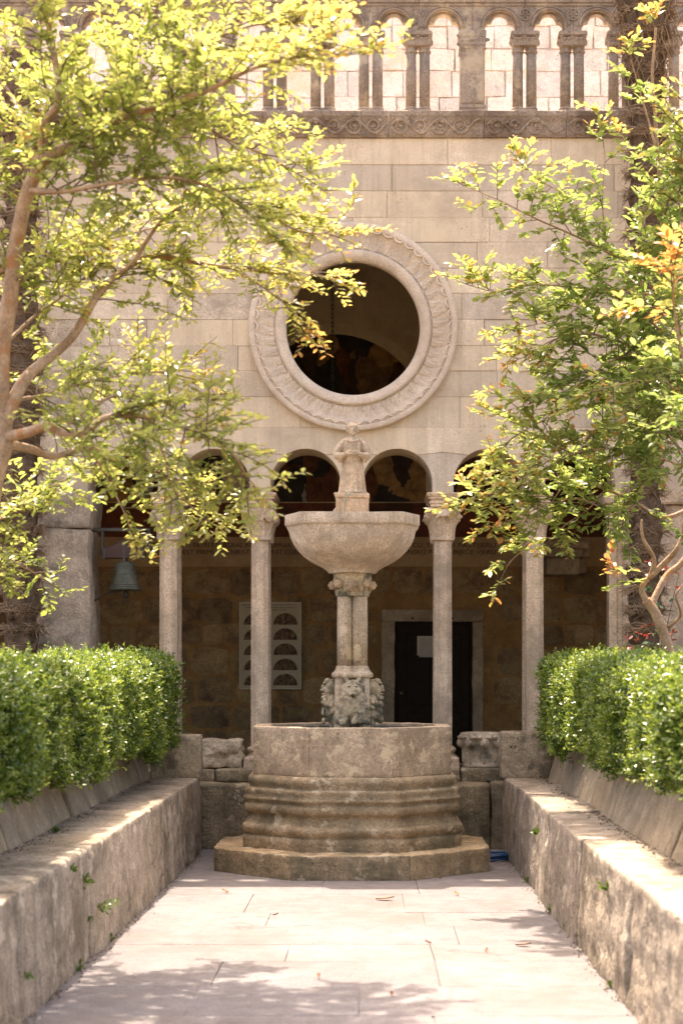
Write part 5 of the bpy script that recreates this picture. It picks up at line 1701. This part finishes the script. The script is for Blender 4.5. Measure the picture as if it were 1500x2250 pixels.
cR = TL.limb([(520,590,10.4),(590,640,10.4),(640,680,10.4),(672,715,10.4)], .006, .002)
cS = TL.limb([(150,930,9.4),(250,870,9.6),(340,880,9.6),(430,920,9.7)], .012, .003)
cT = TL.limb([(0,600,9.5),(-50,500,9.6),(-80,380,9.7)], .03, .01)
cU = TL.limb([(320,915,9.2),(360,1000,9.2),(380,1070,9.3),(440,1130,9.3)], .008, .003)
cV = TL.limb([(200,985,10.2),(240,1060,10.3),(270,1120,10.3),(290,1165,10.3)], .008, .002)
sp = TL.spray
sp(cA, .45, 1, .26, up=.1); sp(cB, .42, 1, .078); sp(cC, .3, 1, .062, up=.0, tip=.14); sp(cD, .3, 1, .066, up=.05, tip=.14)
sp(cE, .0, 1, .08); sp(cF, .1, 1, .062); sp(cG, .1, 1, .068, tip=.1); sp(cH, .0, 1, .085); sp(cI, .1, 1, .075); sp(cJ, .1, 1, .07)
sp(cK, .15, 1, .07); sp(cL, .1, 1, .075, tip=.05); sp(cM, .15, 1, .085); sp(cN, .2, 1, .095); sp(cO, .2, 1, .085); sp(cP, .3, 1, .08, tip=-.15)
sp(cQ, .3, 1, .1, tip=-.2, L=(.2, .35)); sp(cR, .15, 1, .1, L=(.1, .2), tip=.5, spread=.5); sp(cS, .2, 1, .08); sp(cT, .0, 1, .1); sp(cU, .2, 1, .085, L=(.18, .34), tip=.16); sp(cV, .3, 1, .1, L=(.15, .25), tip=.2)
TL.done()

TR = Tree('crape_myrtle', 'smooth-barked crooked tree with fresh green foliage standing behind the right hedge', P(1472, 1680, 12.5), 9, M['leaf_r'], 0.52, 0.26, 0.60, 0.97, 1.15)
TR.limb([(1476,1685,12.5),(1472,1500,12.5),(1464,1420,12.5),(1440,1352,12.5),(1418,1318,12.5)], .046, .040)
TR.limb([(1420,1325,12.5),(1409,1293,12.5),(1428,1263,12.5),(1434,1228,12.45),(1414,1190,12.4),(1408,1165,12.4),(1409,1142,12.4)], .028, .009)
TR.limb([(1424,1335,12.5),(1442,1304,12.55),(1464,1264,12.6),(1497,1236,12.6),(1530,1190,12.6),(1545,1100,12.6)], .030, .025)
TR.limb([(1426,1270,12.5),(1463,1232,12.45),(1485,1206,12.4),(1500,1172,12.4),(1512,1110,12.35)], .024, .024)
TR.limb([(1468,1378,12.5),(1494,1350,12.4),(1484,1310,12.3),(1498,1285,12.3)], .016, .008)
s1 = TR.limb([(1512,1115,12.35),(1516,1040,12.3),(1512,900,12.2),(1492,750,12),(1472,600,11.8),(1452,450,11.6),(1442,300,11.4),(1432,170,11.3),(1440,60,11.2)], .03, .008)
s2 = TR.limb([(1514,1118,12.3),(1456,1138,12.2),(1400,1108,12.1),(1330,1075,12),(1250,1050,11.9),(1160,1060,11.7),(1080,1085,11.6),(1035,1100,11.6)], .019, .004)
s3 = TR.limb([(1513,960,12.2),(1420,905,12),(1330,885,11.8),(1240,905,11.7),(1160,940,11.6),(1095,985,11.6)], .015, .004)
s4 = TR.limb([(1503,820,12.1),(1400,765,11.8),(1300,735,11.6),(1220,745,11.5),(1150,785,11.5)], .014, .004)
s5 = TR.limb([(1483,680,11.9),(1400,640,11.7),(1300,635,11.5),(1180,625,11.4),(1090,640,11.3),(1035,628,11.3)], .013, .003)
s6 = TR.limb([(1466,580,11.8),(1370,570,11.6),(1270,522,11.4),(1180,482,11.3),(1100,442,11.2),(1020,408,11.2)], .012, .0025)
s7 = TR.limb([(1330,552,11.6),(1322,430,11.5),(1328,350,11.5),(1322,300,11.5)], .006, .002)
s8 = TR.limb([(1442,330,11.5),(1410,220,11.4),(1385,130,11.3)], .01, .003)
s9_ = TR.limb([(1455,480,11.6),(1490,360,11),(1515,220,10.8)], .012, .004)
s10 = TR.limb([(1580,1000,9.8),(1510,820,9.5),(1480,680,9.4),(1478,600,9.3)], .014, .004)
s11 = TR.limb([(1250,1050,11.9),(1200,1120,11.85),(1165,1190,11.8),(1120,1235,11.8),(1098,1275,11.8)], .007, .0015)
s12 = TR.limb([(1330,1075,12),(1290,1120,12),(1245,1150,12),(1210,1185,12)], .006, .002)
s13 = TR.limb([(1410,1295,12.45),(1385,1278,12.4),(1362,1256,12.4)], .005, .002)
s14 = TR.limb([(1490,760,12),(1430,700,11.4),(1400,560,11.2),(1420,470,11.1),(1460,400,11)], .012, .003)
s15 = TR.limb([(1512,900,12.2),(1450,830,11.2),(1380,840,11),(1300,860,10.9)], .012, .003)
s16 = TR.limb([(1270,522,11.4),(1250,440,11.4),(1190,400,11.4),(1160,375,11.4)], .006, .002)
s17 = TR.limb([(1512,1030,12.3),(1430,1000,11.6),(1340,985,11.3),(1240,1000,11.2),(1150,1030,11.2)], .012, .003)
s18 = TR.limb([(1400,765,11.8),(1330,800,11.5),(1260,850,11.3),(1180,880,11.2),(1120,900,11.2)], .008, .002)
s19 = TR.limb([(1512,1010,12.2),(1460,950,11.7),(1400,930,11.4),(1330,940,11.3)], .010, .003)
s20 = TR.limb([(1300,635,11.5),(1250,690,11.3),(1190,710,11.3),(1130,720,11.3)], .007, .002)
s21 = TR.limb([(1400,1108,12.1),(1340,1130,11.9),(1290,1100,11.8),(1230,1100,11.7),(1150,1130,11.7),(1100,1150,11.7)], .008, .002)
s22 = TR.limb([(1470,600,11.8),(1500,520,11.3),(1490,430,11.1),(1505,330,11)], .010, .003)
sp = TR.spray
sp(s18, .1, 1, .085, L=(.2, .36)); sp(s19, .3, 1, .13); sp(s20, .15, 1, .1, L=(.18, .32)); sp(s21, .2, 1, .085, L=(.16, .32)); sp(s22, .1, 1, .085)
sp(s1, .12, .60, .10); sp(s1, .6, .75, .2, L=(.15, .3)); sp(s2, .25, 1, .075, up=.0); sp(s3, .12, 1, .075); sp(s4, .12, 1, .085); sp(s5, .15, 1, .085, L=(.2, .38)); sp(s6, .2, 1, .105, L=(.18, .34))
sp(s7, .35, 1, .12, L=(.12, .24)); sp(s8, .5, 1, .14, L=(.12, .22)); sp(s9_, .1, 1, .08); sp(s10, .15, 1, .085, lscale=1.05, tip=.45); sp(s11, .2, .9, .13, L=(.1, .2), spread=.6); sp(s12, .2, 1, .11, L=(.14, .24))
sp(s13, .4, 1, .12, L=(.08, .12), tip=.55, spread=.4); sp(s14, .1, .75, .11); sp(s15, .2, 1, .11); sp(s16, .2, 1, .11, L=(.14, .26)); sp(s17, .25, 1, .12)
TR.done()

# ------------------------------------------------------------------ palms
def palm(px, Y, rad, ztop, label, seed, crown=False):
    X = WX(px, Y)
    root = thing('palm_tree', label, 'palm', (X, Y, 0.78), 'palms against the facade')
    r_ = random.Random(seed)
    bm = bmesh.new()
    prof = []
    z = 0.75
    while z < ztop:
        k = 1 + 0.10*math.sin(z*9+seed) + 0.08*math.sin(z*23)
        f = 1.0 + (0.9*max(0, (z-(ztop-0.95))/0.95)**1.2 if crown else 0)
        prof.append((rad*k*f*0.86, z)); z += 0.045
    n = 26; rings = []
    for r0, z in prof:
        rings.append([bm.verts.new((X + (r0+mnoise.fractal(Vector((math.cos(2*math.pi*i/n)*3, math.sin(2*math.pi*i/n)*3, z*6+seed)), 1, 2, 4)*.03)*math.cos(2*math.pi*i/n), Y + (r0+mnoise.fractal(Vector((math.cos(2*math.pi*i/n)*3, math.sin(2*math.pi*i/n)*3, z*6+seed)), 1, 2, 4)*.03)*math.sin(2*math.pi*i/n), z)) for i in range(n)])
    for a, b in zip(rings, rings[1:]):
        for i in range(n): bm.faces.new((a[i], a[(i+1) % n], b[(i+1) % n], b[i]))
    bm.faces.new(rings[0]); bm.faces.new(rings[-1])
    tr = finish(bm, 'trunk', M['palm'], root, True)
    bm = bmesh.new()
    for k in range(int(ztop*900)):
        z = r_.uniform(0.8, ztop); a = r_.uniform(math.pi*.75, math.pi*2.25) + (0 if r_.random() < .9 else 3)
        # fibre mats come in bands
        z = z - (z % 0.16)*0.6
        f = 1.0 + (0.9*max(0, (z-(ztop-0.95))/0.95)**1.2 if crown else 0)
        r0 = rad*f*0.86
        d = Vector((math.cos(a), math.sin(a), 0)); t = Vector((-math.sin(a), math.cos(a), 0))*r_.choice((-1, 1))
        c = Vector((X, Y, z)) + d*(r0-.005)
        L = r_.uniform(.07, .20)
        w = r_.uniform(.0014, .0036)
        p1 = c + t*L*.5 + d*r_.uniform(.008, .04) + Vector((0, 0, r_.uniform(-.03, .03)))
        p2 = c + t*L + d*r_.uniform(.0, .05) + Vector((0, 0, r_.uniform(-.07, .03)))
        tube(bm, [c, p1, p2], [w, w, w*.5], 3, cap=False)
    o = finish(bm, 'fibre_mat', M['fibre'], tr); o['kind'] = 'stuff'
    # old leaf bases
    for k in range(int((ztop-.8)/0.14)):
        z = 0.9 + k*0.14 + r_.uniform(-.03, .03); a = (k*2.4) % (2*math.pi)
        f = 1.0 + (0.9*max(0, (z-(ztop-0.95))/0.95)**1.2 if crown else 0)
        d = Vector((math.cos(a), math.sin(a), 0))
        c = Vector((X, Y, z)) + d*rad*f*0.8
        bm = bmesh.new()
        tube(bm, [c, c + d*.03 + Vector((0,0,.05)), c + d*.055 + Vector((0,0,.10))], [.03, .022, .012], 6)
        finish(bm, 'leaf_base', M['palm'], root, True)
    if crown:
        bm = bmesh.new()
        for k in range(60):
            a = r_.uniform(math.pi*1.0, math.pi*2.0); d = Vector((math.cos(a), math.sin(a), 0))
            c = Vector((X, Y, r_.uniform(ztop-.55, ztop))) + d*rad*r_.uniform(1.3, 1.75)
            pts = [c]
            L = r_.uniform(.25, .6)
            for q_ in range(6):
                c = c + Vector((r_.uniform(-.05, .05), r_.uniform(-.02, .02), -L/6)) - d*.014
                pts.append(c)
            tube(bm, catmull(pts, 3), r_.uniform(.002, .0055), 5)
        finish(bm, 'hanging_stalks', M['root'], root, True)
palm(1416, 14.35, .135, 6.95, 'shaggy palm trunk in front of the right end of the arcade', 3, True)
palm(48, 14.35, .15, 6.5, 'shaggy dark palm trunk beside the broad pier at the left', 8)

# ------------------------------------------------------------------ small plants and litter
def clump(name, label, c, out, n, size, seed, mat='weed', cat='weed', group='weeds growing from the bench walls', up=0.6):
    r_ = np.random.default_rng(seed)
    c = np.array(c); out = np.array(out, float)
    d = np.tile(out, (n, 1))*.7 + r_.normal(0, .6, (n, 3)) + np.array([0, 0, up])
    pos = np.tile(c, (n, 1)) + d*r_.uniform(.0, .3, (n, 1))*size
    ln = r_.uniform(.4, .9, n)*size*.8
    o = build_leaves(name, pos, d, r_.normal(0, .4, (n, 3)) + np.array([0, -.3, 1]), ln, ln*.5, r_.uniform(.2, 1, n), M[mat])
    tag(o, label, cat, group); return o
def fern(name, label, c, s, size, seed):
    pos = []; dr = []
    r_ = random.Random(seed)
    for f in range(6):
        a = r_.uniform(-1.1, 1.1)
        d0 = Vector((s*.5, math.sin(a)*.8, math.cos(a)*.5 - .1)).normalized()
        p = Vector(c)
        for k in range(7):
            d0 = (d0 + Vector((0, 0, -.08))).normalized(); p = p + d0*size/7
            for q in (-1, 1):
                sd = d0.cross(Vector((s, 0, .6))).normalized()*q
                pos.append(tuple(p)); dr.append(tuple(sd + d0*.5))
    n = len(pos); rr = np.random.default_rng(seed)
    ln = rr.uniform(.016, .028, n)
    o = build_leaves(name, np.array(pos), np.array(dr), rr.normal(0, .3, (n, 3)) + np.array([s*.8, -.3, .6]), ln, ln*.6, rr.uniform(.3, 1, n), M['weed'])
    tag(o, label, 'fern', 'weeds growing from the bench walls')
def on_face(px, py, side):
    # intersect the view ray with the bench face
    a = (px-HX)/F
    lo, hi = 3.0, 14.3
    f = (lambda Y: left_face(Y)) if side < 0 else (lambda Y: right_face(Y))
    for _ in range(50):
        m = (lo+hi)/2
        if (a*m < f(m)) == (side < 0): hi = m
        else: lo = m
    return P(px, py, lo)
for k, (px, py, side, n, size, lb) in enumerate((
        (155, 1912, -1, 14, .05, 'small green sprig on the left bench face just below its edge'),
        (184, 1940, -1, 22, .06, 'pale leafy weed on the left bench face above the fern'),
        (190, 2025, -1, 12, .05, 'tiny weed beside the fern on the left bench face'),
        (52, 2143, -1, 12, .05, 'dark little weed low on the left bench face near the corner'),
        (1182, 1834, 1, 22, .07, 'pale weed high on the right bench face near the fountain'),
        (1338, 1955, 1, 18, .065, 'green weed midway along the right bench face'),
        (354, 1828, -1, 8, .04, 'thin sprig on the left bench face near the far shade'))):
    p = on_face(px, py, side)
    clump('wall_weed', lb, (p.x - side*.004, p.y, p.z), (-side, -.2, 0), n, size, 40+k)
p = on_face(212, 1998, -1)
fern('wall_fern', 'small fern growing from a crack in the left bench face', (p.x+.004, p.y, p.z), 1, .11, 3)
for k, (px, py, side, lb) in enumerate(((228, 2068, -1, 'grass tuft at the foot of the left bench, farther of two'), (157, 2135, -1, 'grass tuft at the foot of the left bench nearest the corner'),
                                        (1217, 2006, 1, 'weed tuft at the foot of the right bench beside the leaf shadow'), (1248, 2046, 1, 'weed tuft at the foot of the right bench, middle one'), (1157, 1938, 1, 'dark weed at the foot of the right bench by the fountain'), (1350, 2172, 1, 'weed tuft at the foot of the right bench nearest the camera'))):
    Y = EYE*F/(py-HY); X = (left_face(Y)+.012) if side < 0 else (right_face(Y)-.012)
    clump('floor_weed', lb, (X, Y, .0), (-side*.4, 0, .4), 16, .055, 80+k, group='weeds at the foot of the benches')
# seedling and moss along the seat joint
p = Vector((left_face(9.6)-.30, 9.7, seat_z(9.7)))
clump('floor_weed', 'seedling on the left bench seat against the back slabs', tuple(p), (0.2, 0, .4), 14, .06, 97, group='weeds at the foot of the benches')
# rose behind the right hedge
rc = Vector((1.92, 12.6, 0.8))
ro_ = thing('rose_bush', 'straggly rose shoots with dark leaves and red tips behind the right hedge', 'rose bush', rc)
bm = bmesh.new(); pos = []; dd = []; tn = []
rr = random.Random(31)
for k, (px, py) in enumerate(((1402, 1392), (1424, 1235), (1462, 1250), (1490, 1260), (1380, 1405), (1420, 1375), (1475, 1390))):
    e = P(px, py, 12.3 + .1*(k % 3)); m = rc.lerp(e, .55) + Vector((rr.uniform(-.06, .06), 0, .06))
    c = catmull([rc + Vector((rr.uniform(-.1, .1), rr.uniform(-.1, .1), 0)), m, e], 6)
    tube(bm, c, [lerp(.006, .002, i/(len(c)-1)) for i in range(len(c))], 5)
    for i in range(5, len(c)):
        for q in range(3):
            pos.append(tuple(c[i])); dd.append((rr.uniform(-1, 1), rr.uniform(-1, .4), rr.uniform(-.5, .5))); tn.append(rr.uniform(.9, 1) if i > len(c)-3 else rr.uniform(0, .7))
finish(bm, 'stems', M['twig'], ro_, True)
n = len(pos); r2 = np.random.default_rng(5); ln = r2.uniform(.03, .06, n)
build_leaves('leaves', np.array(pos), np.array(dd), r2.normal(0, .4, (n, 3))+np.array([0, -.2, 1]), ln, ln*.6, np.array(tn), M['rose_leaf'], ro_)
# fallen leaves on the paving
fl = [((845, 1978), 'long dry leaf on the paving in front of the fountain'), ((1149, 2080), 'brown dry leaf on the paving near the right bench'),
      ((605, 2014), 'dry twig-like leaf on the pale paving left of centre'), ((1003, 1968), 'thin dry leaf on the paving right of the fountain front'),
      ((1068, 2092), 'tiny dry leaf beside the brown leaf at the right'), ((940, 2075), 'small dry leaf in the middle of the sunny paving'),
      ((700, 2150), 'dry leaf near the tree shadow on the paving'), ((495, 1962), 'crumpled leaf just in front of the fountain step, left'),
      ((860, 2190), 'small dry leaf on the paving nearest the camera')]
for k, ((px, py), lb) in enumerate(fl):
    Y = EYE*F/(py-HY); X = WX(px, Y)
    a = random.uniform(0, 6.28); L = random.uniform(.03, .06) if k != 1 else .085
    if k == 0: L = .12; a = .1
    bm = bmesh.new()
    d = Vector((math.cos(a), math.sin(a), 0)); s = Vector((-math.sin(a), math.cos(a), 0)); up = Vector((0, 0, 1))
    N = 6; g = []
    for i in range(N+1):
        t = i/N; w = L*.22*math.sin(math.pi*min(1, t*.95+.03)); z = .006 + .012*t*t
        c = Vector((X, Y, z)) + d*L*(t-.5)
        g.append([bm.verts.new(c + s*w + up*.006), bm.verts.new(c), bm.verts.new(c - s*w + up*.008)])
    for i in range(N):
        for j in range(2): bm.faces.new((g[i][j], g[i][j+1], g[i+1][j+1], g[i+1][j]))
    o = finish(bm, 'fallen_leaf', M['dry_leaf'], None, True)
    tag(o, lb, 'leaf', 'fallen leaves on the paving')

def litter(name, label, pathf, n, seed, mats, y0=6.5, y1=14.1, spread=.03):
    r_ = random.Random(seed); bm = bmesh.new()
    for k in range(n):
        Y = r_.uniform(y0, y1)
        if mnoise.noise(Vector((Y*1.7, seed, 0))) < r_.uniform(-.5, .3): continue
        x, z, d = pathf(Y)
        c = Vector((x + d*abs(r_.gauss(0, spread)), Y, z))
        if r_.random() < .6:
            sphere(bm, c, r_.uniform(.002, .0055), r_.uniform(.7, 1.4), r_.uniform(.7, 1.8), .6, 5, 4)
        else:
            a = r_.uniform(0, 6.28); L = r_.uniform(.006, .016); u = Vector((math.cos(a), math.sin(a), r_.uniform(-.1, .3)))*L; v = Vector((-math.sin(a), math.cos(a), .2))*L*.4
            vv = [bm.verts.new(c + q) for q in (-u, v, u + Vector((0, 0, .004)), -v)]
            bm.faces.new(vv)
    o = finish(bm, name, mats); tag(o, label, 'litter', None, 'stuff'); return o
litter('floor_litter', 'dark crumbs and leaf litter along the foot of the left bench', lambda Y: (left_face(Y)+.004, .004, 1), 700, 3, M['litter'])
litter('floor_litter', 'dark crumbs and leaf litter along the foot of the right bench', lambda Y: (right_face(Y)-.004, .004, -1), 700, 4, M['litter'])
litter('seat_litter', 'dry leaf litter along the back of the left bench seat', lambda Y: (left_face(Y)-.36, seat_z(Y)+.004, 1), 900, 5, M['litter'], spread=.045)
litter('seat_litter', 'dry leaf litter along the back of the right bench seat', lambda Y: (right_face(Y)+.30, seat_z(Y)+.004, -1), 900, 6, M['litter'], spread=.045)
for o in bpy.data.objects:
    if '_wl' in o: del o['_wl']
bpy.data.scenes.remove(BAKE)
